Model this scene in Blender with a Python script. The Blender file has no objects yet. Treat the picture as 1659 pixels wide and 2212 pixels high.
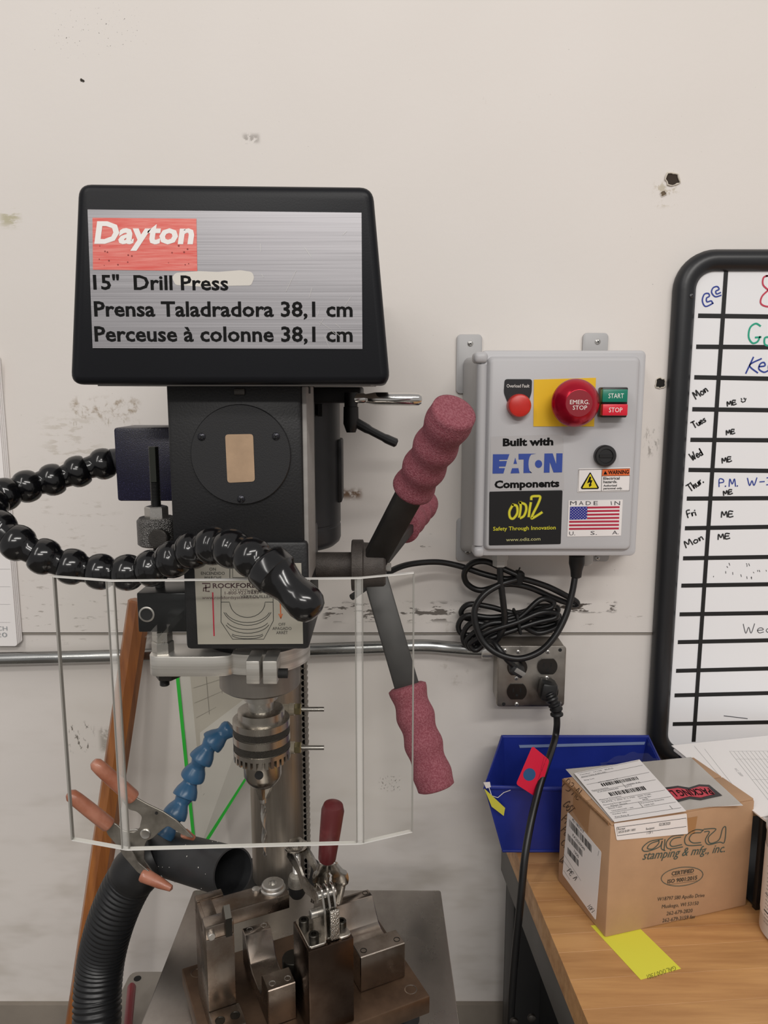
import bpy, bmesh, math, random
from mathutils import Vector, Matrix, Euler
random.seed(7)
R = math.radians
V3 = Vector
scene = bpy.context.scene
COL = scene.collection

# ------------------------------------------------------------------ camera
F_PX, CX, CY = 1660.0, 829.5, 1106.0
PITCH = R(9.2)
CAM = V3((0.0, -1.27, 1.5))
FWD = V3((0, math.cos(PITCH), -math.sin(PITCH)))
UPV = V3((0, math.sin(PITCH), math.cos(PITCH)))
cd = bpy.data.cameras.new('camera')
cd.sensor_fit = 'HORIZONTAL'; cd.sensor_width = 36.0
cd.lens = F_PX / 1659.0 * 36.0
cd.clip_start = 0.02
cam = bpy.data.objects.new('camera', cd); COL.objects.link(cam)
cam.location = CAM
cam.rotation_euler = (R(90) - PITCH, 0, 0)
scene.camera = cam

# ------------------------------------------------------------------ light
w = bpy.data.worlds.new('shop_ambient'); scene.world = w
w.use_nodes = True
bg = w.node_tree.nodes['Background']
bg.inputs[0].default_value = (1.0, 0.965, 0.94, 1)
bg.inputs[1].default_value = 0.42

def area(name, loc, target, sx, sy, power, col=(1, 0.965, 0.925)):
    l = bpy.data.lights.new(name, 'AREA'); l.shape = 'RECTANGLE'
    l.size, l.size_y, l.energy, l.color = sx, sy, power, col
    o = bpy.data.objects.new(name, l); COL.objects.link(o)
    o.location = loc
    d = V3(target) - V3(loc)
    o.rotation_euler = d.to_track_quat('-Z', 'Y').to_euler()
    return o
# ceiling tube fixtures of the shop, hung overhead and a little behind the photographer
area('ceiling_tubes_near', (0.95, -2.9, 3.45), (0.4, -0.4, 0.8), 2.4, 0.16, 47)
area('ceiling_tubes_left', (-1.7, -2.7, 3.45), (-0.6, -0.3, 0.8), 0.16, 2.4, 24)
area('ceiling_tubes_far', (-0.2, -4.9, 3.45), (-0.1, -0.4, 0.7), 2.4, 0.16, 55)
vs = scene.view_settings
vs.view_transform = 'Standard'; vs.look = 'None'
vs.exposure = -0.09; vs.gamma = 1.0
try: vs.use_curve_mapping = False
except Exception: pass

# ------------------------------------------------------------------ pixel -> place helpers
def ray(px, py):
    return V3((1, 0, 0)) * ((px - CX) / F_PX) + UPV * ((CY - py) / F_PX) + FWD
def at(px, py, Y):
    d = ray(px, py); return CAM + d * ((Y - CAM.y) / d.y)
def atz(px, py, Z):
    d = ray(px, py); return CAM + d * ((Z - CAM.z) / d.z)
def mpp(px, py, Y):
    "metres per pixel at that place"
    return (at(px, py, Y) - CAM).dot(FWD) / F_PX

class Fr:
    "a flat surface: origin, in-plane axes, outward normal"
    def __init__(s, O, U, N):
        s.O = V3(O); s.U = V3(U).normalized(); s.N = V3(N).normalized()
        s.V = s.N.cross(s.U).normalized()
    def hit(s, px, py):
        d = ray(px, py); return CAM + d * ((s.O - CAM).dot(s.N) / d.dot(s.N))
    def uv(s, px, py):
        q = s.hit(px, py) - s.O; return q.dot(s.U), q.dot(s.V)
    def p(s, a, b, c=0.0):
        return s.O + s.U * a + s.V * b + s.N * c
def wallfr(Y):
    return Fr((0, Y, 0), (1, 0, 0), (0, -1, 0))

# ------------------------------------------------------------------ materials
def lin(h):
    h = h.lstrip('#'); c = [int(h[i:i + 2], 16) / 255 for i in (0, 2, 4)]
    return tuple((x / 12.92 if x <= 0.04045 else ((x + 0.055) / 1.055) ** 2.4) for x in c) + (1,)
MATS = {}
def nodes_of(m):
    m.use_nodes = True
    nt = m.node_tree; return nt, nt.nodes, nt.links, nt.nodes['Principled BSDF']
def setin(b, k, v):
    if k in b.inputs: b.inputs[k].default_value = v
def mat(name, hexc, rough=0.5, metal=0.0, var=0.0, vscale=(8, 8, 8), hex2=None, vlo=0.35, vhi=0.7,
        bump=0.0, bscale=60.0, spec=0.5, coat=0.0, detail=5.0, rvar=0.0, btype='NOISE', objrand=0.0, space='Object'):
    if name in MATS: return MATS[name]
    m = bpy.data.materials.new(name); nt, N, L, b = nodes_of(m)
    c = lin(hexc)
    b.inputs['Base Color'].default_value = c
    b.inputs['Roughness'].default_value = rough
    b.inputs['Metallic'].default_value = metal
    setin(b, 'Specular IOR Level', spec); setin(b, 'Coat Weight', coat); setin(b, 'Coat Roughness', 0.08)
    tc = N.new('ShaderNodeTexCoord')
    last = None
    if var > 0 or hex2:
        mp = N.new('ShaderNodeMapping'); mp.inputs['Scale'].default_value = vscale
        L.new(tc.outputs[space], mp.inputs[0])
        nz = N.new('ShaderNodeTexNoise'); nz.inputs['Scale'].default_value = 1.0
        nz.inputs['Detail'].default_value = detail; nz.inputs['Roughness'].default_value = 0.6
        L.new(mp.outputs[0], nz.inputs['Vector'])
        rp = N.new('ShaderNodeValToRGB')
        rp.color_ramp.elements[0].position = vlo; rp.color_ramp.elements[1].position = vhi
        if hex2: c2 = lin(hex2)
        else: c2 = tuple(min(1, x * (1 + var)) for x in c[:3]) + (1,)
        c1 = c if hex2 else tuple(x * (1 - var) for x in c[:3]) + (1,)
        rp.color_ramp.elements[0].color = c1; rp.color_ramp.elements[1].color = c2
        L.new(nz.outputs[0], rp.inputs[0]); last = rp.outputs[0]
        if rvar:
            mr = N.new('ShaderNodeMapRange')
            mr.inputs['To Min'].default_value = max(0.02, rough - rvar); mr.inputs['To Max'].default_value = min(1, rough + rvar)
            mr.inputs['From Min'].default_value = 0.3; mr.inputs['From Max'].default_value = 0.7
            L.new(nz.outputs[0], mr.inputs[0]); L.new(mr.outputs[0], b.inputs['Roughness'])
    if objrand:
        oi = N.new('ShaderNodeObjectInfo')
        mr = N.new('ShaderNodeMapRange'); mr.inputs['To Min'].default_value = 1 - objrand; mr.inputs['To Max'].default_value = 1 + objrand
        L.new(oi.outputs['Random'], mr.inputs[0])
        mx = N.new('ShaderNodeMix'); mx.data_type = 'RGBA'; mx.blend_type = 'MULTIPLY'; mx.inputs[0].default_value = 1
        if last: L.new(last, mx.inputs[6])
        else: mx.inputs[6].default_value = c
        L.new(mr.outputs[0], mx.inputs[7]); last = mx.outputs[2]
    if last: L.new(last, b.inputs['Base Color'])
    if bump:
        if btype == 'VORONOI':
            t = N.new('ShaderNodeTexVoronoi'); t.inputs['Scale'].default_value = bscale; out = t.outputs['Distance']
        else:
            t = N.new('ShaderNodeTexNoise'); t.inputs['Scale'].default_value = bscale; t.inputs['Detail'].default_value = 3; out = t.outputs[0]
        L.new(tc.outputs[space], t.inputs['Vector'])
        bp = N.new('ShaderNodeBump'); bp.inputs['Strength'].default_value = bump; bp.inputs['Distance'].default_value = 0.001
        L.new(out, bp.inputs['Height']); L.new(bp.outputs[0], b.inputs['Normal'])
    MATS[name] = m; return m

def clear_mat(name, tint, fres=1.0, base=0.0, rough=0.04, ior=1.45):
    "clear sheet: transparent body, Fresnel reflection"
    if name in MATS: return MATS[name]
    m = bpy.data.materials.new(name); nt, N, L, b = nodes_of(m)
    N.remove(b); out = N['Material Output']
    tr = N.new('ShaderNodeBsdfTransparent'); tr.inputs[0].default_value = lin(tint)
    gl = N.new('ShaderNodeBsdfGlossy'); gl.inputs['Roughness'].default_value = rough
    lw = N.new('ShaderNodeLayerWeight'); lw.inputs[0].default_value = 0.5
    fr = N.new('ShaderNodeMath'); fr.operation = 'POWER'; fr.inputs[1].default_value = 4.0
    L.new(lw.outputs['Facing'], fr.inputs[0])
    ma = N.new('ShaderNodeMath'); ma.operation = 'MULTIPLY_ADD'; ma.inputs[1].default_value = fres; ma.inputs[2].default_value = base
    mx = N.new('ShaderNodeMixShader')
    L.new(fr.outputs[0], ma.inputs[0]); L.new(ma.outputs[0], mx.inputs[0])
    L.new(tr.outputs[0], mx.inputs[1]); L.new(gl.outputs[0], mx.inputs[2]); L.new(mx.outputs[0], out.inputs[0])
    MATS[name] = m; return m

def frosted(name, col, fac, rough=0.3):
    if name in MATS: return MATS[name]
    m = bpy.data.materials.new(name); nt, N, L, b = nodes_of(m); out = N['Material Output']
    b.inputs['Base Color'].default_value = lin(col); b.inputs['Roughness'].default_value = rough
    tr = N.new('ShaderNodeBsdfTransparent'); mx = N.new('ShaderNodeMixShader'); mx.inputs[0].default_value = fac
    L.new(tr.outputs[0], mx.inputs[1]); L.new(b.outputs[0], mx.inputs[2]); L.new(mx.outputs[0], out.inputs[0])
    MATS[name] = m; return m
BLACKPAINT = mat('black_paint', '#24252a', 0.42, bump=0.15, bscale=900, var=0.08, vscale=(20, 20, 20))
COVERBLACK = mat('cover_black', '#121317', 0.38, spec=0.22, bump=0.05, bscale=700, var=0.1, vscale=(6, 6, 6))
CASTBLACK = mat('cast_black', '#111113', 0.5, bump=0.25, bscale=500, var=0.15, vscale=(18, 18, 18))
GLOSSBLACK = mat('gloss_black_plastic', '#0c0c0e', 0.16, spec=0.6, var=0.1, vscale=(30, 30, 30))
RUBBER = mat('black_rubber', '#161617', 0.45, var=0.15, vscale=(30, 30, 30))
MATBLACK = mat('matt_black', '#101011', 0.7)
INK = mat('print_black', '#0e0e0e', 0.7, spec=0.15)
INKGREY = mat('print_grey', '#55565a', 0.7)
WHITEINK = mat('print_white', '#f2efe9', 0.5)
PAPER = mat('white_paper', '#f0ecea', 0.75)
LABELW = mat('label_white', '#e9e4e2', 0.55)
STEEL = mat('bright_steel', '#b4b1ac', 0.3, 0.9, var=0.05, vscale=(40, 40, 40), rvar=0.1)
CHROME = mat('chrome', '#d5d3d0', 0.12, 1.0)
ZINC = mat('zinc_screw', '#cfcdc9', 0.3, 0.85, var=0.15, vscale=(200, 200, 200))
ALU = mat('brushed_alu', '#c2bfbc', 0.42, 0.9, var=0.16, vscale=(6, 6, 900), rvar=0.08)
GUNMETAL = mat('gunmetal', '#4b4845', 0.42, 0.85, var=0.2, vscale=(50, 50, 50), bump=0.2, bscale=800)
DARKIRON = mat('dark_cast_iron', '#4a4440', 0.6, 0.35, var=0.25, vscale=(60, 60, 60), bump=0.5, bscale=700)
LIGHTGREY = mat('light_grey_paint', '#8d8985', 0.5, var=0.08, vscale=(20, 20, 90))

# ------------------------------------------------------------------ mesh helpers
WL = {}
def wl(o): return WL.get(o.name, V3((0, 0, 0))) if o else V3((0, 0, 0))
def thing(name, label, cat, loc, group=None):
    o = bpy.data.objects.new(name, None); COL.objects.link(o)
    o.empty_display_size = 0.02; o.location = loc
    o['label'] = label; o['category'] = cat
    if group: o['group'] = group
    WL[o.name] = V3(loc); return o
def tag(o, label, cat, group=None):
    o['label'] = label; o['category'] = cat
    if group: o['group'] = group
    return o
def shade(me, ang=35):
    for p in me.polygons: p.use_smooth = True
    try: me.set_sharp_from_angle(angle=R(ang))
    except Exception: pass
def mk(name, bm, m, parent=None, label=None, kind=None, ang=35, smooth=True):
    bmesh.ops.recalc_face_normals(bm, faces=bm.faces[:])
    if parent is not None: base = wl(parent)
    else:
        xs = [v.co for v in bm.verts]
        lo = V3((min(c.x for c in xs), min(c.y for c in xs), min(c.z for c in xs)))
        hi = V3((max(c.x for c in xs), max(c.y for c in xs), max(c.z for c in xs)))
        base = V3(((lo.x + hi.x) / 2, (lo.y + hi.y) / 2, lo.z))
    bmesh.ops.translate(bm, verts=bm.verts[:], vec=-base)
    me = bpy.data.meshes.new(name); bm.to_mesh(me); bm.free()
    if smooth: shade(me, ang)
    me.materials.append(m)
    o = bpy.data.objects.new(name, me); COL.objects.link(o)
    if parent is not None: o.parent = parent
    else: o.location = base
    WL[o.name] = base
    if label: o['label'] = label
    if kind: o['kind'] = kind
    return o
NB = bmesh.new
def frame_of(axis, hint=None):
    z = V3(axis).normalized()
    h = V3(hint) if hint else (V3((0, 0, 1)) if abs(z.z) < 0.9 else V3((1, 0, 0)))
    x = (h - z * h.dot(z)).normalized(); y = z.cross(x)
    return x, y, z
def box(bm, c, s, rot=None, bev=0.0, seg=2):
    "box with centre c, full size s, optional 3x3/Euler rotation, bevelled edges"
    t = bmesh.new(); bmesh.ops.create_cube(t, size=1.0)
    for v in t.verts: v.co = V3((v.co.x * s[0], v.co.y * s[1], v.co.z * s[2]))
    if bev: bmesh.ops.bevel(t, geom=t.edges[:], offset=min(bev, min(s) * 0.49), segments=seg, profile=0.5, affect='EDGES')
    M = Matrix.Identity(3)
    if rot is not None: M = rot if isinstance(rot, Matrix) else Euler(rot).to_matrix()
    merge(bm, t, lambda p: M @ p + V3(c))
def merge(bm, t, f=lambda p: p):
    mp = {}
    for v in t.verts: mp[v.index if v.index >= 0 else id(v)] = None
    t.verts.index_update()
    nv = [bm.verts.new(f(v.co)) for v in t.verts]
    for fa in t.faces:
        try: bm.faces.new([nv[v.index] for v in fa.verts])
        except ValueError: pass
    t.free()
def boxlh(bm, lo, hi, bev=0.0, seg=2):
    lo, hi = V3(lo), V3(hi); box(bm, (lo + hi) / 2, hi - lo, None, bev, seg)
def lathe(bm, o, axis, prof, n=32, hint=None, cap0=True, cap1=True):
    "prof: list of (distance along axis, radius)"
    x, y, z = frame_of(axis, hint); o = V3(o); rings = []
    for s, r in prof:
        if r < 1e-6: rings.append([bm.verts.new(o + z * s)]); continue
        rings.append([bm.verts.new(o + z * s + (x * math.cos(2 * math.pi * i / n) + y * math.sin(2 * math.pi * i / n)) * r) for i in range(n)])
    for a, b in zip(rings, rings[1:]):
        if len(a) == 1 and len(b) == 1: continue
        for i in range(n):
            j = (i + 1) % n
            if len(a) == 1: bm.faces.new([a[0], b[j], b[i]])
            elif len(b) == 1: bm.faces.new([a[i], a[j], b[0]])
            else: bm.faces.new([a[i], a[j], b[j], b[i]])
    if cap0 and len(rings[0]) > 1: bm.faces.new(rings[0][::-1])
    if cap1 and len(rings[-1]) > 1: bm.faces.new(rings[-1])
def cyl(bm, a, b, r0, r1=None, n=24, bev=0.0):
    a, b = V3(a), V3(b); Ln = (b - a).length; r1 = r0 if r1 is None else r1
    if bev: pr = [(0, r0 - bev), (bev, r0), (Ln - bev, r1), (Ln, r1 - bev)]
    else: pr = [(0, r0), (Ln, r1)]
    lathe(bm, a, b - a, pr, n)
def catmull(pts, n=8, closed=False):
    P = [V3(p) for p in pts]; out = []
    m = len(P)
    rng = range(m) if closed else range(m - 1)
    for i in rng:
        if closed: p0, p1, p2, p3 = P[i - 1], P[i], P[(i + 1) % m], P[(i + 2) % m]
        else: p0, p1, p2, p3 = P[max(i - 1, 0)], P[i], P[i + 1], P[min(i + 2, m - 1)]
        for k in range(n):
            t = k / n
            out.append(0.5 * ((2 * p1) + (p2 - p0) * t + (2 * p0 - 5 * p1 + 4 * p2 - p3) * t * t + (3 * p1 - p0 - 3 * p2 + p3) * t ** 3))
    if not closed: out.append(P[-1])
    return out
def resample(pts, step):
    out = [pts[0].copy()]; acc = 0.0
    for a, b in zip(pts, pts[1:]):
        d = (b - a).length; pos = 0.0
        if d < 1e-9: continue
        while acc + (d - pos) >= step:
            pos += step - acc; acc = 0.0
            out.append(a.lerp(b, pos / d))
        acc += d - pos
    return out
def tube(bm, pts, r, n=12, caps=True, closed=False, flat=1.0):
    "tube along points; r number or list; flat<1 squashes one axis"
    m = len(pts); rings = []; px_ = None
    for i in range(m):
        if closed: t = (pts[(i + 1) % m] - pts[i - 1])
        else: t = pts[min(i + 1, m - 1)] - pts[max(i - 1, 0)]
        t = t.normalized()
        if px_ is None:
            x, y, z = frame_of(t)
        else:
            x = (px_ - t * px_.dot(t)).normalized(); y = t.cross(x)
        px_ = x
        rr = r[i] if isinstance(r, (list, tuple)) else r
        rings.append([bm.verts.new(pts[i] + x * (rr * math.cos(2 * math.pi * k / n)) + y * (rr * flat * math.sin(2 * math.pi * k / n))) for k in range(n)])
    seq = list(zip(rings, rings[1:]))
    if closed: seq.append((rings[-1], rings[0]))
    for a, b in seq:
        for k in range(n):
            j = (k + 1) % n; bm.faces.new([a[k], a[j], b[j], b[k]])
    if caps and not closed:
        bm.faces.new(rings[0][::-1]); bm.faces.new(rings[-1])
def prism(bm, pts, vec):
    "polygon pts (3D, in order) extruded along vec"
    a = [bm.verts.new(V3(p)) for p in pts]; b = [bm.verts.new(V3(p) + V3(vec)) for p in pts]
    bm.faces.new(a[::-1]); bm.faces.new(b); n = len(a)
    for i in range(n): bm.faces.new([a[i], a[(i + 1) % n], b[(i + 1) % n], b[i]])
def bevel_all(bm, off, seg=2, ang=25):
    bm.normal_update()
    ed = [e for e in bm.edges if len(e.link_faces) == 2 and e.calc_face_angle(0) > R(ang)]
    bmesh.ops.bevel(bm, geom=ed, offset=off, segments=seg, profile=0.5, affect='EDGES')
def rrect(x0, y0, x1, y1, r, n=5):
    out = []
    for cx, cy, a0 in ((x1 - r, y1 - r, 0), (x0 + r, y1 - r, 90), (x0 + r, y0 + r, 180), (x1 - r, y0 + r, 270)):
        for k in range(n + 1):
            a = R(a0 + 90 * k / n); out.append((cx + r * math.cos(a), cy + r * math.sin(a)))
    return out
def roundpoly(pts, r, n=4):
    "round the corners of a 2D polygon"
    out = []; m = len(pts)
    for i in range(m):
        p0, p1, p2 = V3((*pts[i - 1], 0)), V3((*pts[i], 0)), V3((*pts[(i + 1) % m], 0))
        d0, d1 = (p0 - p1), (p2 - p1)
        rr = min(r, d0.length * 0.45, d1.length * 0.45)
        a = p1 + d0.normalized() * rr; b = p1 + d1.normalized() * rr
        for k in range(n + 1):
            t = k / n; q = a * (1 - t) ** 2 + p1 * 2 * t * (1 - t) + b * t * t
            out.append((q.x, q.y))
    return out
# --- flat print on a surface
def plate(fr, pts, lift, th, name, m, parent, label=None):
    "flat polygon (surface coordinates) of thickness th lying at lift above the surface"
    bm = NB(); prism(bm, [fr.p(a, b, lift) for a, b in pts], fr.N * th)
    return mk(name, bm, m, parent, label)
def patch(fr, pxs, lift, th, name, m, parent, rnd=0.0, label=None):
    pts = [fr.uv(*p) for p in pxs]
    if rnd: pts = roundpoly(pts, rnd)
    return plate(fr, pts, lift, th, name, m, parent, label)
TCACHE = {}
def text_geo(s, bold, shear, spacing):
    k = (s, bold, shear, spacing)
    if k in TCACHE: return TCACHE[k]
    cu = bpy.data.curves.new('tmp_text', 'FONT'); cu.body = s
    cu.resolution_u = 2; cu.offset = bold; cu.shear = shear; cu.space_character = spacing
    o = bpy.data.objects.new('tmp_text', cu)
    me = bpy.data.meshes.new_from_object(o)
    vs_ = [v.co.copy() for v in me.vertices]; fs = [tuple(p.vertices) for p in me.polygons]
    bpy.data.meshes.remove(me); bpy.data.objects.remove(o); bpy.data.curves.remove(cu)
    TCACHE[k] = (vs_, fs); return vs_, fs
CAPH = 0.682
def text(fr, s, p0, p1, cap, parent, m=None, bold=0.0, shear=0.0, lift=0.0006, spacing=1.0, name='lettering', capuv=None):
    "lettering along the pixel baseline p0 -> p1, capital height cap px, lying flat on surface fr"
    vs_, fs = text_geo(s, bold, shear, spacing)
    if not vs_: return None
    a = V3((*fr.uv(*p0), 0)); b = V3((*fr.uv(*p1), 0))
    up = V3((*fr.uv(p0[0], p0[1] - cap), 0)) - a
    d = b - a; ln = d.length; d.normalize()
    nrm = V3((-d.y, d.x, 0))
    h = capuv if capuv else abs(up.dot(nrm))
    x0 = min(v.x for v in vs_); x1 = max(v.x for v in vs_)
    sx = ln / (x1 - x0); sy = h / CAPH
    bm = NB()
    nv = [bm.verts.new(fr.p(*((a + d * ((v.x - x0) * sx) + nrm * (v.y * sy)).xy), lift)) for v in vs_]
    for f in fs:
        try: bm.faces.new([nv[i] for i in f])
        except ValueError: pass
    o = mk(name, bm, m or INK, parent, smooth=False)
    return o
def ribbon(fr, lines, width, parent, m, lift=0.0006, name='lettering', px=True, smooth=False):
    "pen strokes: polylines (pixels on the surface) drawn as flat ribbons"
    bm = NB()
    for ln in lines:
        P = [V3((*(fr.uv(*p) if px else p), 0)) for p in ln]
        if smooth and len(P) > 2: P = catmull(P, 5)
        q0 = q1 = None
        for i, p in enumerate(P):
            t = (P[min(i + 1, len(P) - 1)] - P[max(i - 1, 0)])
            if t.length < 1e-9: continue
            t.normalize(); nn = V3((-t.y, t.x, 0)) * (width / 2)
            if i == 0: p = p - t * width * 0.4
            if i == len(P) - 1: p = p + t * width * 0.4
            a = bm.verts.new(fr.p(*(p + nn).xy, lift)); b = bm.verts.new(fr.p(*(p - nn).xy, lift))
            if q0: bm.faces.new([q0, a, b, q1])
            q0, q1 = a, b
    return mk(name, bm, m, parent, smooth=False)
HAND = {
 'M': [[(0, 0), (.1, 1), (.35, .3), (.6, 1), (.7, 0)]], 'E': [[(.5, .95), (.05, 1), (0, 0), (.5, .05)], [(.02, .5), (.4, .52)]],
 'T': [[(0, 1), (.6, .95)], [(.3, .97), (.28, 0)]], 'u': [[(0, .5), (.05, .1), (.25, 0), (.4, .2), (.42, .5), (.45, 0)]],
 'e': [[(0, .28), (.38, .32), (.3, .52), (.1, .5), (0, .25), (.12, 0), (.4, .08)]], 's': [[(.35, .5), (.1, .48), (.08, .32), (.3, .22), (.28, .03), (0, .02)]],
 'W': [[(0, 1), (.15, 0), (.35, .65), (.5, 0), (.75, 1)]], 'w': [[(0, .5), (.1, 0), (.25, .35), (.38, 0), (.5, .5)]],
 'd': [[(.35, .4), (.1, .42), (0, .2), (.15, 0), (.36, .15), (.4, 1), (.4, 0)]], 'h': [[(.02, 1), (0, 0), (.1, .4), (.28, .45), (.34, 0)]],
 'r': [[(0, .5), (.02, 0), (.08, .38), (.3, .5)]], '.': [[(0, 0), (.05, .03), (.02, .06)]], 'F': [[(.5, 1), (.05, .95), (0, 0)], [(.02, .5), (.4, .55)]],
 'i': [[(.03, .45), (.05, 0)], [(.05, .7), (.09, .74)]], 'o': [[(.2, .5), (0, .3), (.1, 0), (.35, .05), (.4, .35), (.2, .5)]],
 'n': [[(0, .5), (.02, 0), (.1, .4), (.3, .48), (.36, 0)]], 'P': [[(0, 0), (.05, 1), (.45, .95), (.5, .6), (.05, .5)]], '-': [[(.05, .45), (.4, .47)]],
 '3': [[(.05, .95), (.4, 1), (.42, .7), (.15, .55), (.45, .45), (.42, .1), (0, .02)]], 'G': [[(.6, .85), (.35, 1), (.05, .7), (.03, .25), (.3, 0), (.6, .15), (.6, .42), (.35, .4)]],
 'K': [[(0, 1), (.05, 0)], [(.55, 1), (.05, .45), (.6, 0)]], '8': [[(.3, .52), (.05, .75), (.25, 1), (.48, .8), (.3, .52), (.02, .25), (.25, 0), (.52, .22), (.3, .52)]],
 'm': [[(0, .5), (.03, 0), (.1, .4), (.22, .45), (.25, .02), (.32, .4), (.46, .45), (.5, 0)]], ':': [[(0, .9), (.04, .94)], [(.3, .95), (.34, .98)]],
 'U': [[(0, .6), (.08, .25), (.3, .2), (.42, .6)]], 'p': [[(0, .5), (.02, -.4)], [(.02, .4), (.25, .5), (.38, .3), (.25, .05), (.03, .1)]],
 'A': [[(0, 0), (.3, 1), (.55, 0)], [(.12, .4), (.46, .4)]], 'L': [[(0, 1), (.03, 0), (.45, .02)]], '0': [[(.2, 1), (0, .5), (.18, 0), (.4, .45), (.2, 1)]], '7': [[(0, .95), (.45, 1), (.2, 0)]], '1': [[(.1, 1), (.1, 0)]],
 'C': [[(.5, .85), (.25, 1), (.02, .6), (.1, .1), (.35, 0), (.55, .15)]], 'S': [[(.5, .85), (.25, 1), (.05, .75), (.45, .35), (.3, 0), (0, .12)]], 'O': [[(.3, 1), (.05, .6), (.15, .05), (.4, 0), (.58, .4), (.5, .9), (.3, 1)]],
 'D': [[(.05, 1), (.03, 0), (.4, .1), (.55, .5), (.35, .9), (.05, 1)]], 'I': [[(.1, 1), (.1, 0)]], 'R': [[(0, 0), (.05, 1), (.45, .9), (.4, .55), (.05, .5), (.5, 0)]],
 ' ': [],
}
def hand(fr, s, p0, p1, hpx, parent, m, width, lift=0.0006):
    "handwriting along a pixel baseline"
    lines = []; x = 0.0; 
    for ch in s:
        g = HAND.get(ch, [])
        wch = max([p[0] for l in g for p in l] + [0.25])
        for l in g: lines.append([(x + p[0], p[1]) for p in l])
        x += wch + 0.18
    tot = x - 0.18
    d = V3((p1[0] - p0[0], p1[1] - p0[1], 0)); ex = d / tot; up = V3((d.y, -d.x, 0)).normalized() * hpx
    L2 = [[(p0[0] + ex.x * a + up.x * b, p0[1] + ex.y * a + up.y * b) for a, b in l] for l in lines]
    return ribbon(fr, L2, width, parent, m, lift, smooth=True)
def copy_obj(o, M, parent):
    c = o.copy(); COL.objects.link(c); c.parent = parent
    c.matrix_local = M; return c
def screwhead(fr, px, py, r, lift, parent, m=None, name='screw', cross=True):
    m = m or ZINC; a, b = fr.uv(px, py); bm = NB()
    lathe(bm, fr.p(a, b, lift), fr.N, [(0, r), (r * 0.25, r), (r * 0.5, r * 0.7), (r * 0.58, 0)], 16)
    o = mk(name, bm, m, parent)
    if cross:
        bm = NB()
        for ang in (35, 125):
            ca, sa = math.cos(R(ang)), math.sin(R(ang))
            u = fr.U * ca + fr.V * sa; v = fr.N.cross(u)
            Mx = Matrix((u, v, fr.N)).transposed()
            box(bm, fr.p(a, b, lift + r * 0.52), (r * 1.2, r * 0.22, r * 0.16), Mx)
        mk('slot', bm, MATBLACK, o)
    return o
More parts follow.
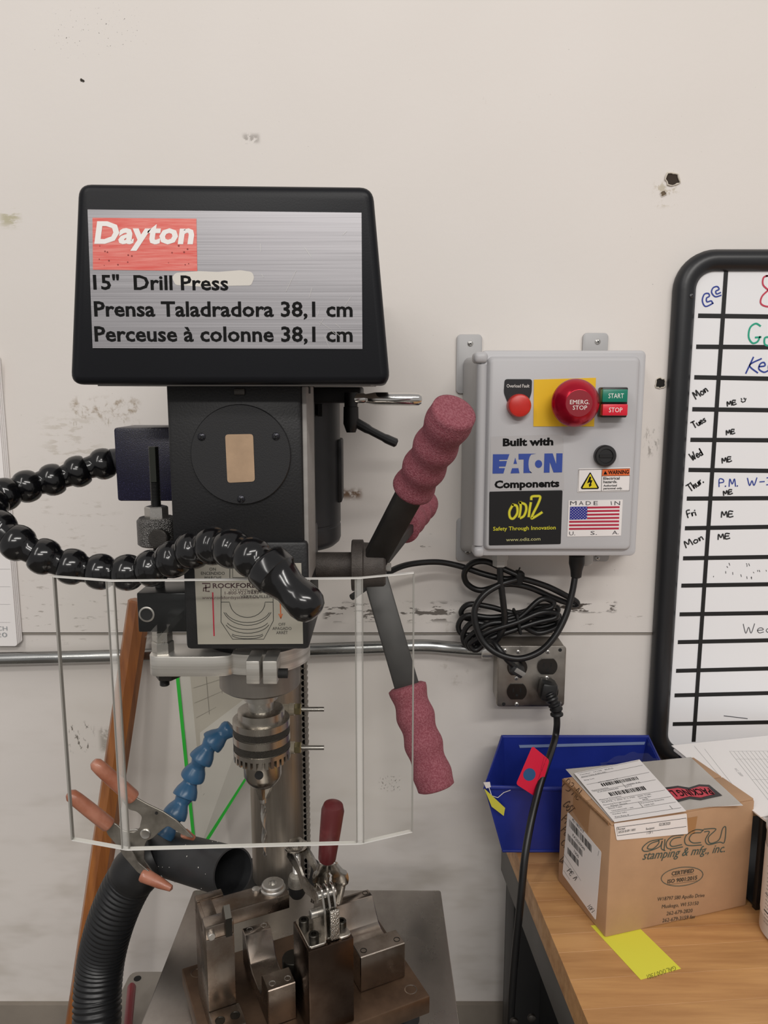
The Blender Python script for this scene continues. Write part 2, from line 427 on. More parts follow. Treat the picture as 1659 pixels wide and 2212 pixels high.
# ================================================================== the room
def wall_material():
    m = bpy.data.materials.new('painted_wall'); nt, N, L, b = nodes_of(m)
    b.inputs['Roughness'].default_value = 0.62
    geo = N.new('ShaderNodeNewGeometry')
    cache = {}
    def noise(scale, detail=3, rough=0.65):
        if scale in cache: return cache[scale]
        mp = N.new('ShaderNodeMapping'); mp.inputs['Scale'].default_value = scale
        L.new(geo.outputs['Position'], mp.inputs[0])
        n = N.new('ShaderNodeTexNoise'); n.inputs['Scale'].default_value = 1; n.inputs['Detail'].default_value = detail
        n.inputs['Roughness'].default_value = rough
        L.new(mp.outputs[0], n.inputs['Vector']); cache[scale] = n.outputs[0]; return n.outputs[0]
    def rng(v, a, c, lo=0.0, hi=1.0, smooth=True):
        r = N.new('ShaderNodeMapRange'); r.interpolation_type = 'SMOOTHSTEP' if smooth else 'LINEAR'
        r.inputs['From Min'].default_value = a; r.inputs['From Max'].default_value = c
        r.inputs['To Min'].default_value = lo; r.inputs['To Max'].default_value = hi
        L.new(v, r.inputs[0]); return r.outputs[0]
    def mul(a, c):
        q = N.new('ShaderNodeMath'); q.operation = 'MULTIPLY'
        L.new(a, q.inputs[0])
        if isinstance(c, float): q.inputs[1].default_value = c
        else: L.new(c, q.inputs[1])
        return q.outputs[0]
    sep = N.new('ShaderNodeSeparateXYZ'); L.new(geo.outputs['Position'], sep.inputs[0])
    X, Z = sep.outputs[0], sep.outputs[2]
    def mix(fac, A, col):
        q = N.new('ShaderNodeMix'); q.data_type = 'RGBA'
        L.new(fac, q.inputs[0]); L.new(A, q.inputs[6]); q.inputs[7].default_value = lin(col); return q.outputs[2]
    rp = N.new('ShaderNodeValToRGB'); L.new(noise((1.3, 1, 1.6), 3), rp.inputs[0])
    rp.color_ramp.elements[0].position = 0.3; rp.color_ramp.elements[1].position = 0.75
    rp.color_ramp.elements[0].color = lin('#dcd6d0'); rp.color_ramp.elements[1].color = lin('#e2dcd7')
    c = rp.outputs[0]
    def region(px0, py0, px1, py1, soft=0.012):
        a = at(px0, py0, 0); d = at(px1, py1, 0)
        f = mul(mul(rng(X, a.x - soft, a.x + soft), rng(X, d.x - soft, d.x + soft, 1, 0)),
                mul(rng(Z, d.z - soft, d.z + soft), rng(Z, a.z - soft, a.z + soft, 1, 0)))
        return f
    # scuffs, peeled patches and specks, each with a place and shape of its own
    sp = rng(noise((260, 1, 260), 2), 0.735, 0.76)
    c = mix(mul(mul(sp, rng(noise((3, 1, 3), 2), 0.45, 0.62)), 0.75), c, '#4d463f')
    S = [((155, 862, 300, 905), (60, 1, 60), .48, .66, '#8b7452', .75, .008),
         ((150, 880, 300, 925), (140, 1, 60), .56, .66, '#a59a86', .6, .01),
         ((95, 900, 215, 1000), (26, 1, 95), .5, .6, '#bdb4a6', .5, .02),
         ((40, 1000, 250, 1250), (26, 1, 95), .56, .68, '#aca294', .45, .03),
         ((45, 1260, 330, 1385), (26, 1, 95), .58, .66, '#8a8175', .6, .02),
         ((700, 1302, 1010, 1342), (26, 1, 95), .53, .58, '#3c3126', .85, .006),
         ((1200, 1300, 1330, 1322), (26, 1, 95), .52, .57, '#3a3027', .9, .004),
         ((1000, 1305, 1300, 1322), (26, 1, 95), .54, .6, '#3a3027', .8, .004),
         ((730, 1058, 780, 1076), (60, 1, 60), .42, .52, '#6e4a24', .9, .006),
         ((830, 1150, 930, 1185), (26, 1, 95), .58, .63, '#4b443d', .8, .006),
         ((900, 1360, 990, 1372), (26, 1, 95), .55, .6, '#4b4137', .8, .004),
         ((1240, 1330, 1400, 1350), (26, 1, 95), .6, .66, '#5d5246', .7, .006),
         ((1395, 925, 1420, 985), (140, 1, 60), .5, .62, '#8d8680', .7, .006),
         ((0, 455, 42, 488), (26, 1, 95), .45, .58, '#b0a988', .8, .008),
         ((145, 1565, 200, 1625), (140, 1, 60), .56, .62, '#5b534a', .85, .008),
         ((213, 1575, 245, 1625), (60, 1, 60), .35, .5, '#8f877c', .7, .006),
         ((110, 20, 300, 110), (260, 1, 260), .66, .70, '#3d3832', .9, .02),
         ((820, 1680, 865, 1710), (260, 1, 260), .58, .64, '#5b534a', .8, .004),
         ((1040, 175, 1215, 265), (60, 1, 60), .62, .75, '#bdb5ae', .7, .02),
         ((525, 290, 560, 308), (60, 1, 60), .42, .5, '#9f9892', .8, .004),
         ((1415, 395, 1460, 445), (60, 1, 60), .5, .6, '#b8ad97', .8, .006),
         ((960, 1330, 1010, 1480), (60, 1, 60), .55, .7, '#a79d90', .5, .02)]
    for reg, sc, lo, hi, col, st, soft in S:
        c = mix(mul(mul(rng(noise(sc, 4), lo, hi), region(*reg, soft=soft)), st), c, col)
    # patchy darker tone, stronger towards the bottom of the wall
    gr = mul(rng(noise((5, 1, 14), 3), 0.45, 0.8), rng(Z, 0.5, 1.15, 0.55, 0.0))
    c = mix(gr, c, '#a89e8f')
    L.new(c, b.inputs['Base Color'])
    bp = N.new('ShaderNodeBump'); bp.inputs['Strength'].default_value = 0.12; bp.inputs['Distance'].default_value = 0.002
    L.new(noise((60, 1, 60), 2), bp.inputs['Height']); L.new(bp.outputs[0], b.inputs['Normal'])
    return m
WALL = wall_material()
ZSEAM = at(1100, 1366, 0).z
bm = NB(); boxlh(bm, (-2.6, 0.0, ZSEAM), (2.6, 0.08, 3.7))
wall = mk('wall_back', bm, WALL, None, kind='structure', smooth=False)
bm = NB(); boxlh(bm, (-2.6, 0.004, 0.0), (2.6, 0.08, ZSEAM))
mk('wall_panel', bm, WALL, wall, smooth=False)
bm = NB(); boxlh(bm, (-2.6, 0.0005, ZSEAM - 0.004), (2.6, 0.006, ZSEAM - 0.0012))
mk('seam_bead', bm, mat('seam_grey', '#8d867d', 0.7), wall, smooth=False)
# torn anchor holes in the wall
for i, (px, py, r, hx) in enumerate([(1453, 388, 0.0100, '#3a3028'), (1425, 828, 0.0075, '#1d1a17'), (1433, 418, 0.004, '#6a5c4a'), (176, 173, 0.0022, '#3a352f'), (180, 175, 0.0018, '#3a352f')]):
    p = at(px, py, 0); fr = wallfr(0.0); rnd = random.Random(i * 13 + 4); bm = NB()
    pts = []
    for k in range(16):
        a = 2 * math.pi * k / 16; rr = r * rnd.uniform(0.75, 1.2)
        pts.append((p.x + rr * math.cos(a), p.z + rr * math.sin(a)))
    hole = plate(fr, pts, 0.0003, 0.0003, 'anchor_hole', mat('hole_dark_' + hx[1:], hx, 0.95), wall)
    if r > 0.003:
        bm = NB()
        ring = [V3((x + (x - p.x) * .12, -0.0012 - rnd.uniform(0, .0012), z + (z - p.z) * .12)) for x, z in pts]
        tube(bm, ring, [r * rnd.uniform(.05, .16) for _ in ring], 6, closed=True)
        mk('torn_rim', bm, mat('torn_paint', '#cfc7ba', 0.8), hole)
bm = NB(); boxlh(bm, (-2.6, -4.2, -0.05), (2.6, 0.08, 0.0))
mk('floor', bm, mat('shop_floor', '#6f6a63', 0.45, var=0.2, vscale=(3, 3, 3)), None, kind='structure', smooth=False)
bm = NB(); boxlh(bm, (-2.6, -0.006, 0.0), (2.6, 0.0035, at(1050, 2166, 0).z))
mk('baseboard_back', bm, mat('base_band', '#8c8378', 0.7, var=0.15, vscale=(6, 6, 6)), None, kind='structure', smooth=False)

# ------------------------------------------------------------------ calendar on the wall at the left
t = thing('wall_calendar', 'white paper wall calendar page with MARCH 2020 lettering at left edge', 'calendar', at(-160, 1396, -0.008))
xl = at(-330, 1390, -0.008).x; xr = at(40, 1390, -0.008).x; zt = at(0, 768, -0.008).z; zb = at(0, 1394, -0.008).z
for k in range(4):
    bm = NB(); y0 = -0.0012 - k * 0.0028
    pts = rrect(xl - .002 * k, zb + .0012 * (3 - k), xr + 0.004 - 0.0015 * k, zt, 0.005)
    prism(bm, [(a, y0, b) for a, b in pts], (0, -0.0022, 0)); mk('page', bm, PAPER, t)
frp = wallfr(-0.0122)
text(frp, 'MARCH', (-40, 1361), (16, 1362), 9, t, mat('calendar_ink', '#9fa3a6', 0.7))
text(frp, '2020', (-34, 1376), (16, 1376), 10, t, mat('calendar_ink', '#9fa3a6', 0.7))
ribbon(frp, [[(-200, y), (22, y + 1)] for y in (1266, 1304, 1343, 1228, 1190)], 0.0005, t, mat('rule_grey', '#c8c8c8', 0.8), name='ruled_line')
ribbon(frp, [[(-8, 780), (-4, 1200)]], 0.004, t, mat('calendar_red', '#c9837c', 0.7), name='picture_edge')

# ------------------------------------------------------------------ conduit along the wall
CY_ = -0.018
pts = [at(-260, 1428, CY_), at(0, 1423, CY_), at(240, 1417, CY_), at(500, 1409, CY_), at(800, 1399, CY_), at(905, 1395, CY_), at(960, 1398, CY_), at(1010, 1402, CY_ - .008), at(1062, 1404, CY_ - .014)]
t = thing('conduit', 'galvanised steel electrical conduit running along the wall into the outlet box', 'conduit', pts[4])
bm = NB(); tube(bm, catmull(pts, 8), 0.0108, 20)
mk('pipe', bm, mat('galvanised', '#a3a4a3', 0.27, 1.0, var=0.14, vscale=(12, 12, 200), rvar=0.1), t)
bm = NB(); cyl(bm, at(1040, 1404, CY_ - .012), at(1064, 1404, CY_ - .014), 0.0145, n=20, bev=.001)
mk('connector', bm, ZINC, t)
bm = NB(); x0 = at(-120, 1425, -0.01)
box(bm, x0 + V3((0, -0.004, 0)), (0.016, 0.03, 0.03), None, .002); mk('strap', bm, ZINC, t)

# ------------------------------------------------------------------ quad outlet box
OY = -0.058
GALV = mat('outlet_steel', '#9a958e', 0.36, 1.0, var=0.16, vscale=(25, 25, 25), rvar=0.12)
fr = wallfr(OY)
t = thing('outlet_box', 'galvanised steel four-gang outlet box on the wall under the coiled cord', 'outlet box', at(1145, 1525, -0.001))
a = at(1079, 1398, OY); b = at(1216, 1524, OY)
bm = NB(); boxlh(bm, (a.x - .001, OY + 0.004, b.z), (b.x + .001, 0.0, a.z), 0.003)
mk('body', bm, GALV, t)
bm = NB(); pts = rrect(a.x - .003, b.z - .002, b.x + .002, a.z + .002, 0.006)
prism(bm, [(x, OY + 0.004, z) for x, z in pts], (0, -0.004, 0)); bevel_all(bm, 0.001)
mk('cover_plate', bm, GALV, t)
SOCK = mat('socket_black', '#15120f', 0.3)
for (px, py) in ((1117, 1441), (1182, 1439), (1116, 1493), (1184, 1493)):
    u, v = fr.uv(px, py); rr = 0.0165
    pts = []
    for k in range(40):
        an = 2 * math.pi * k / 40
        pts.append((u + rr * math.cos(an), v + max(-.0135, min(.0135, rr * math.sin(an)))))
    s = plate(fr, pts, 0.0002, 0.0022, 'socket', SOCK, t)
    for dx in (-.006, .006):
        plate(fr, rrect(u + dx - .0009, v - .001, u + dx + .0009, v + .0065, .0003), 0.0023, .0004, 'slot', MATBLACK, s)
    plate(fr, roundpoly([(u - .002, v - .004), (u + .002, v - .004), (u + .002, v - .008), (u - .002, v - .008)], .0015), 0.0023, .0004, 'ground_slot', MATBLACK, s)
for (px, py) in ((1091, 1405), (1119, 1408), (1183, 1408), (1181, 1464), (1115, 1465), (1116, 1521), (1208, 1519)):
    screwhead(fr, px, py, 0.0034, 0.0001, t)
for (px, py) in ((1210, 1404), (1088, 1521)):
    u, v = fr.uv(px, py); plate(fr, [(u + .003 * math.cos(k * .5236), v + .003 * math.sin(k * .5236)) for k in range(12)], .0001, .0003, 'mounting_hole', MATBLACK, t)

# ------------------------------------------------------------------ motor starter enclosure
EY = -0.150
GREYP = mat('enclosure_grey', '#b9b8ba', 0.42, bump=0.06, bscale=500)
GREYP2 = mat('enclosure_grey_back', '#aeadad', 0.46, bump=0.06, bscale=500)
t = thing('motor_starter_enclosure', 'grey plastic motor starter enclosure with red emergency stop on wall', 'control box', at(1200, 1210, -0.002))
b_lo = at(992, 1192, -0.004); b_hi = at(1388, 772, -0.004)
f_lo = at(1030, 1196, EY + .02); f_hi = at(1390, 764, EY + .02)
bm = NB()
q0 = [V3((b_lo.x, -0.003, b_lo.z)), V3((b_hi.x, -0.003, b_lo.z)), V3((b_hi.x, -0.003, b_hi.z)), V3((b_lo.x, -0.003, b_hi.z))]
fl = [(f_lo.x + .002, f_lo.z + .004), (f_hi.x - .004, f_lo.z + .004), (f_hi.x - .004, f_hi.z - .004), (f_lo.x + .002, f_hi.z - .004)]
q1 = [V3((x, EY + .02, z)) for x, z in fl]
va = [bm.verts.new(p) for p in q0]; vb = [bm.verts.new(p) for p in q1]
bm.faces.new(va); bm.faces.new(vb[::-1])
for i in range(4): bm.faces.new([va[i], vb[i], vb[(i + 1) % 4], va[(i + 1) % 4]])
bevel_all(bm, 0.010, 3); mk('body', bm, GREYP2, t)
# lid flange and raised door
a = at(1030, 1201, EY); b = at(1397, 757, EY)
bm = NB(); prism(bm, [(x, EY + .022, z) for x, z in rrect(a.x, a.z, b.x, b.z, .008)], (0, -.022, 0)); bevel_all(bm, .003)
lid = mk('lid', bm, GREYP, t)
DY = EY - 0.008
a = at(1050, 1186, DY); b = at(1381, 775, DY)
bm = NB(); o = [(x, EY + .001, z) for x, z in rrect(a.x - .004, a.z - .004, b.x + .004, b.z + .004, .008)]
i_ = [(x, DY, z) for x, z in rrect(a.x, a.z, b.x, b.z, .007)]
va = [bm.verts.new(p) for p in o]; vb = [bm.verts.new(p) for p in i_]; n = len(va)
bm.faces.new(vb); bm.faces.new(va[::-1])
for k in range(n): bm.faces.new([va[k], va[(k + 1) % n], vb[(k + 1) % n], vb[k]])
bevel_all(bm, .002); mk('door_panel', bm, GREYP, t)
# hinge caps, seams and rib on the left
for (x0, y0, x1, y1) in ((1023, 760, 1054, 785), (1022, 1180, 1046, 1203)):
    a = at(x0, y1, EY); b = at(x1, y0, EY); bm = NB()
    boxlh(bm, (a.x, EY - .006, a.z), (b.x, EY + .028, b.z), .006, 3); mk('hinge_cap', bm, GREYP, t)
a = at(1030, 1178, EY); b = at(1044, 787, EY)
bm = NB(); cyl(bm, (a.x + .003, EY + .004, a.z), (a.x + .003, EY + .004, b.z), .008, n=20); mk('hinge_barrel', bm, GREYP, t)
bm = NB(); boxlh(bm, (b.x + .001, EY - .001, a.z), (b.x + .0022, EY + .006, b.z)); mk('seam', bm, mat('seam_dark', '#6d6c6e', .7), t)
# mounting ears
for (px0, py0, px1, py1, sx, sy) in ((985, 722, 1042, 850, 1016, 742), (1258, 719, 1315, 770, 1291, 738), (985, 1120, 1040, 1212, 1010, 1192), (1262, 1170, 1318, 1213, 1290, 1205)):
    a = at(px0, py1, -.006); b = at(px1, py0, -.006); bm = NB()
    prism(bm, [(x, 0.0, z) for x, z in rrect(a.x, a.z, b.x, b.z, .007)], (0, -.006, 0)); bevel_all(bm, .0012)
    e = mk('mounting_ear', bm, GREYP2, t); screwhead(wallfr(-.006), sx, sy, .0045, 0, e)
D = wallfr(DY)
# overload indicator
pl = patch(D, [(1090, 819), (1149, 819), (1148, 848), (1133, 890), (1119, 899), (1104, 890), (1088, 848)], .0002, .0012, 'legend_plate', mat('legend_black', '#17161a', .4), t, rnd=.004)
text(D, 'Overload Fault', (1094, 837), (1143, 837), 7, pl, WHITEINK, lift=.0018)
u, v = D.uv(1119, 876); bm = NB()
c0 = D.p(u, v, 0); q = at(1119, 872, DY - .018); c1 = V3((c0.x, DY - .018, c0.z)); 
lathe(bm, c0, D.N, [(0, .0165), (.011, .0165), (.0135, .0165), (.0165, .0150), (.0180, .0115), (.0183, 0)], 32)
mk('overload_button', bm, mat('button_red', '#c8281f', .35, var=.08, vscale=(60, 60, 60)), t)
# yellow plate and emergency stop mushroom
patch(D, [(1153, 820), (1287, 816), (1283, 921), (1152, 921)], .0002, .0008, 'yellow_plate', mat('yellow_sticker', '#eabb12', .5), t)
sy_ = DY - .052; cc = at(1251, 871, sy_); base = V3((cc.x, DY, cc.z))
bm = NB(); lathe(bm, base, (0, -1, 0), [(0, .017), (.03, .017)], 32); st = mk('stop_stem', bm, mat('stem_grey', '#3c3a3b', .4), t)
bm = NB(); s = mpp(1251, 871, sy_); rm = 53 * s
lathe(bm, base, (0, -1, 0), [(.022, rm * .55), (.024, rm * .96), (.030, rm), (.036, rm * .97), (.044, rm * .82), (.049, rm * .66), (.0515, rm * .57), (.052, rm * .54), (.052, 0)], 64)
ems = mk('emergency_stop', bm, mat('anodised_red', '#b3102c', .24, .55), t)
E = wallfr(sy_)
bm = NB(); lathe(bm, base, (0, -1, 0), [(.0515, rm * .545), (.0524, rm * .545), (.0526, 0)], 48); mk('stop_face', bm, mat('dark_red', '#8c1424', .45), ems)
E = wallfr(sy_ - .0007)
text(E, 'EMERG.', (1231, 873), (1273, 873), 9, ems, WHITEINK, lift=.0003)
text(E, 'STOP', (1237, 885), (1268, 885), 9, ems, WHITEINK, lift=.0003)
# start / stop push buttons
bodyY = DY - .020
bm = NB(); a = at(1298, 902, bodyY); b = at(1356, 838, bodyY); boxlh(bm, (a.x, bodyY, a.z), (b.x + .001, DY, b.z + .001), .002)
bt = mk('button_block', bm, mat('block_black', '#121314', .4), t)
for (y0, y1, hx, tx, tcol) in ((841, 869, '#0c7a63', 'START', WHITEINK), (873, 898, '#d81f35', 'STOP', WHITEINK)):
    a = at(1301, y1, bodyY - .008); b = at(1357, y0, bodyY - .008); bm = NB()
    boxlh(bm, (a.x, bodyY - .008, a.z), (b.x, bodyY + .004, b.z), .0015); k = mk('push_button', bm, mat('button_' + tx, hx, .35), t)
    f2 = wallfr(bodyY - .008); x0, x1 = (1314, 1347) if tx == 'START' else (1315, 1344)
    text(f2, tx, (x0, (y0 + y1) / 2 + 5), (x1, (y0 + y1) / 2 + 5), 10, k, tcol, lift=.0004)
# slotted lock
u, v = D.uv(1305, 984); bm = NB(); lathe(bm, D.p(u, v, 0), D.N, [(0, .0155), (.008, .0155), (.010, .0140), (.0102, .0105), (.0085, .0098), (.0085, 0)], 40)
lk = mk('slotted_lock', bm, mat('lock_black', '#1a1a1b', .45), t)
bm = NB(); box(bm, D.p(u, v, .0094), (.019, .0018, .004)); mk('slot', bm, MATBLACK, lk)
# lettering and stickers
st = patch(D, [(1060, 943), (1217, 938), (1218, 1058), (1058, 1062)], .0001, .0003, 'built_with_sticker', mat('sticker_grey', '#b7b5b6', .35), t)
text(D, 'Built with', (1086, 963), (1195, 961), 15, st, INK, bold=.045, lift=.0008)
text(D, 'Components', (1068, 1054), (1208, 1051), 15, st, INK, bold=.042, lift=.0008)
EB = mat('logo_blue', '#2f4a9e', .45)
def logo(pxs, nm='logo_shape'):
    bm = NB(); prism(bm, [D.p(*D.uv(*p), .0006) for p in pxs], D.N * .0003); return mk(nm, bm, EB, st, smooth=False)
def zp(x, y): return (1040 + x / 8.295, 940 + y / 8.295)
logo([zp(*p) for p in ((205, 342), (500, 340), (465, 438), (318, 440), (318, 465), (455, 462), (430, 560), (314, 562), (314, 590), (420, 590), (392, 685), (198, 688))])
logo([zp(*p) for p in ((605, 402), (636, 512), (573, 514))])
logo([zp(*p) for p in ((548, 592), (660, 590), (680, 680), (520, 684))])
arc = [zp(840 + 80 - 90 * math.cos(R(a)) + 10, 515 - 205 * math.sin(R(a)) * .93) for a in (62, 40, 20, 0, -20, -40, -58)]
logo([zp(664, 334), zp(975, 330)] + arc + [zp(905, 674), zp(752, 678), zp(756, 434), zp(664, 436)])
logo([zp(1022 + 64 * math.cos(k * .3491), 515 + 71 * math.sin(k * .3491)) for k in range(18)])
logo([zp(*p) for p in ((1128, 328), (1275, 326), (1338, 520), (1340, 325), (1452, 325), (1442, 665), (1290, 668), (1222, 480), (1218, 670), (1116, 672))])
sb = patch(D, [(1057, 1062), (1215, 1059), (1211, 1175), (1056, 1178)], .0004, .0004, 'safety_sticker', mat('sticker_black', '#100e10', .35), t, rnd=.002)
YEL = mat('print_yellow', '#d8d02c', .5); OL = mat('print_olive', '#6b6716', .5)
def odiz(w_, m_, lf):
    def zq(x, y): return (1040 + x / 8.295, 940 + y / 8.295)
    L_ = [[(560, 1250), (500, 1360), (510, 1470), (570, 1490), (640, 1390), (630, 1270), (560, 1245)],
          [(690, 1200), (700, 1300), (675, 1460)], [(680, 1205), (780, 1240), (800, 1330), (760, 1440), (700, 1480)],
          [(880, 1215), (860, 1330), (845, 1450)], [(890, 1145), (900, 1100), (980, 1090), (1050, 1105), (1010, 1230), (940, 1370), (905, 1450), (900, 1490), (990, 1440), (1075, 1385)]]
    ribbon(D, [[zq(*p) for p in l] for l in L_], w_, sb, m_, lf, smooth=True)
odiz(.0045, OL, .0011); odiz(.0031, YEL, .0014)
text(D, 'Safety Through Innovation', (1065, 1146), (1200, 1143), 8, sb, YEL, bold=.01, lift=.0012)
text(D, 'www.odiz.com', (1093, 1169), (1167, 1167), 7, sb, mat('print_pale_yellow', '#c9c58a', .5), lift=.0012)
wsn = patch(D, [(1249, 1012), (1362, 1009), (1359, 1061), (1247, 1064)], .0004, .0004, 'warning_sticker', LABELW, t, rnd=.002)
patch(D, [(1301, 1014), (1360, 1012), (1359, 1027), (1300, 1028)], .0009, .0002, 'orange_band', mat('print_orange', '#e0672e', .5), wsn)
text(D, 'WARNING', (1313, 1024.5), (1358, 1023), 8, wsn, INK, bold=.03, lift=.0013)
patch(D, [(1307, 1017), (1311.5, 1024.5), (1303, 1025)], .0012, .0002, 'alert_triangle', INK, wsn)
for s_, y, x1, h in (('Electrical', 1036, 1338, 5.5), ('hazards.', 1043.5, 1333, 5.5), ('Authorized', 1051, 1332, 4.4), ('personnel only.', 1057, 1344, 4.4)):
    text(D, s_, (1303, y), (x1, y - .6), h, wsn, INK, bold=.02, lift=.0011)
patch(D, [(1274.5, 1019), (1293.5, 1053), (1292, 1056), (1256, 1056.5), (1254, 1053)], .0010, .0002, 'hazard_border', INK, wsn, rnd=.002)
patch(D, [(1274.5, 1023), (1290, 1053.5), (1257.5, 1054)], .0013, .0002, 'hazard_triangle', mat('print_hazard_yellow', '#e3cf1e', .5), wsn, rnd=.001)
patch(D, [(1273, 1029), (1276.5, 1030), (1275, 1037), (1279, 1037), (1276, 1046), (1278, 1047), (1272.5, 1052), (1271, 1045), (1273, 1046), (1274, 1041), (1267.5, 1044)], .0016, .0002, 'lightning_bolt', INK, wsn)
ribbon(D, [[(1250, 1014.5), (1360.5, 1012), (1359, 1059.5), (1249, 1062), (1250, 1014.5)], [(1300, 1013), (1298.5, 1061)], [(1300, 1028), (1360, 1027)]], .0006, wsn, INK, .0011)
fl = patch(D, [(1228, 1081), (1345, 1079), (1341, 1157), (1225, 1159)], .0004, .0004, 'flag_sticker', LABELW, t)
RED = mat('flag_red', '#b5203f', .5); NAVY = mat('flag_blue', '#23268a', .5)
for k in range(7):
    yy = 1094 + k * 7.65; x0 = 1268 if k < 4 else (1230 - k * .2)
    patch(D, [(x0, yy + .3), (1338 - k * .25, yy - .8), (1338 - k * .3, yy + 3.3), (x0, yy + 4.4)], .0009, .0002, 'stripe', RED, fl)
patch(D, [(1231, 1094.5), (1268.5, 1094), (1267.5, 1121.5), (1230, 1122.5)], .0009, .0002, 'canton', NAVY, fl)
bm = NB()
for r_ in range(9):
    for c_ in range(6 if r_ % 2 == 0 else 5):
        px = 1233 + c_ * 6.6 + (3.3 if r_ % 2 else 0); py = 1097 + r_ * 2.9
        u, v = D.uv(px, py); s_ = .0006
        prism(bm, [D.p(u + s_ * math.cos(k * 1.2566), v + s_ * math.sin(k * 1.2566), .0012) for k in range(5)], D.N * .0001)
mk('stars', bm, WHITEINK, fl, smooth=False)
GI = mat('print_dark_grey', '#3b3a40', .6)
for ch, x0, x1 in (('M', 1231, 1245), ('A', 1250, 1260), ('D', 1265, 1276), ('E', 1282, 1291), ('I', 1320, 1321.5), ('N', 1327, 1339)):
    text(D, ch, (x0, 1091), (x1, 1090.7), 8.5, fl, GI, lift=.0011)
for ch, x0, x1 in (('U.', 1229, 1242), ('S.', 1275, 1289), ('A.', 1322, 1336)):
    text(D, ch, (x0, 1156 - (x0 - 1229) * .02), (x1, 1156 - (x1 - 1229) * .02), 8, fl, GI, lift=.0011)
# cable glands below
bm = NB(); g = at(1080, 1206, -.07); lathe(bm, g + V3((0, 0, .012)), (0, 0, -1), [(0, .013), (.014, .013), (.015, .0115), (.024, .0115), (.026, .008)], 6)
mk('cable_gland', bm, mat('gland_white', '#bdbcb9', .4), t)
bm = NB(); g = at(1262, 1204, -.05); lathe(bm, g + V3((0, 0, .012)), (0, 0, -1), [(0, .014), (.02, .014), (.024, .011)], 20)
mk('cable_gland', bm, mat('gland_white', '#bdbcb9', .4), t)

# ------------------------------------------------------------------ whiteboard
WBY = -0.012
t = thing('whiteboard', 'whiteboard with rounded black frame and a taped black grid schedule', 'whiteboard', at(1600, 1655, -.004))
FRM = mat('board_frame_black', '#1d1e21', .38, var=.12, vscale=(8, 8, 8))
zt = at(1600, 536, -.022).z; zb = at(1430, 1660, -.022).z; xL = (at(1462, 660, -.022).x + at(1402, 1600, -.022).x) / 2; xR = xL + 1.2
bm = NB(); prism(bm, [(x, -.004, z) for x, z in rrect(xL + .008, zb + .008, xR - .008, zt - .008, .04, 8)], (0, -.008, 0))
mk('panel', bm, mat('board_white', '#eeeef0', .25), t)
bm = NB(); loop = rrect(xL + .017, zb + .017, xR - .017, zt - .017, .045, 10); 
rings = []
prof = [(-.017, .0), (-.017, .008), (-.012, .017), (-.002, .021), (.008, .019), (.0155, .0125), (.0165, .008)]
m_ = len(loop)
for i in range(m_):
    p0 = V3((*loop[i - 1], 0)); p1 = V3((*loop[i], 0)); p2 = V3((*loop[(i + 1) % m_], 0))
    tt = (p2 - p0).normalized(); nn = V3((tt.y, -tt.x, 0))
    rings.append([bm.verts.new((p1.x - nn.x * s_, -.004 - h, p1.y - nn.y * s_)) for s_, h in prof])
for i in range(m_):
    A_, B_ = rings[i], rings[(i + 1) % m_]
    for k in range(len(prof) - 1): bm.faces.new([A_[k], B_[k], B_[k + 1], A_[k + 1]])
mk('frame', bm, FRM, t, ang=50)
W = wallfr(WBY)
screwhead(wallfr(-.0235), 1494, 639, .0035, 0, t, mat('screw_dark', '#5a5a5c', .4, .8))
TAPE = mat('tape_black', '#111112', .6)
ys = [(682, 684), (749, 750), (815, 818), (884, 886), (950, 951), (1015, 1017), (1077, 1076), (1141, 1138), (1206, 1203), (1265, 1262), (1327, 1324), (1387, 1383), (1449, 1444), (1502, 1497), (1564, 1560)]
ex = wallfr(WBY).uv
for i, (ya, yb) in enumerate(ys):
    ua, va_ = W.uv(1508 - (ya - 680) * .062, ya); ub, vb_ = W.uv(1659, yb); sl = (vb_ - va_) / (ub - ua)
    ue = xR - .034; h = .0035
    plate(W, [(ua, va_ - h), (ue, va_ + sl * (ue - ua) - h), (ue, va_ + sl * (ue - ua) + h), (ua, va_ + h)], .0002, .0003, 'grid_line', TAPE, t)
bm = NB(); a = W.uv(1569, 573); b = W.uv(1498, 1602); h = .0033
prism(bm, [W.p(a[0] - h, a[1], .0006), W.p(a[0] + h, a[1], .0006), W.p(b[0] + h, b[1], .0006), W.p(b[0] - h, b[1], .0006)], W.N * .0003)
mk('grid_line', bm, TAPE, t, smooth=False)
PB = mat('marker_black', '#232324', .6); PBl = mat('marker_blue', '#2a3f95', .6); PR = mat('marker_red', '#c33b52', .6); PG = mat('marker_green', '#1fa383', .6)
ribbon(W, [[(1540, 655), (1524, 662), (1517, 650), (1521, 636), (1530, 634), (1532, 640), (1526, 644), (1527, 652), (1536, 650), (1539, 655)],
           [(1557, 638), (1545, 641), (1537, 632), (1540, 622), (1549, 619), (1553, 625), (1546, 629), (1548, 635), (1556, 632)]], .0022, t, PBl, smooth=True)
ribbon(W, [[(1657, 596), (1649, 600), (1648, 615), (1660, 627), (1675, 640), (1672, 660), (1655, 662), (1643, 655), (1646, 640), (1660, 626), (1672, 612), (1668, 598), (1655, 596)]], .0026, t, PR, smooth=True)
ribbon(W, [[(1642, 704), (1632, 699), (1620, 708), (1617, 728), (1625, 741), (1636, 738), (1641, 728)], [(1632, 729), (1643, 728)], [(1662, 728), (1652, 730), (1652, 744), (1664, 746), (1672, 736), (1662, 728)]], .0028, t, PG, smooth=True)
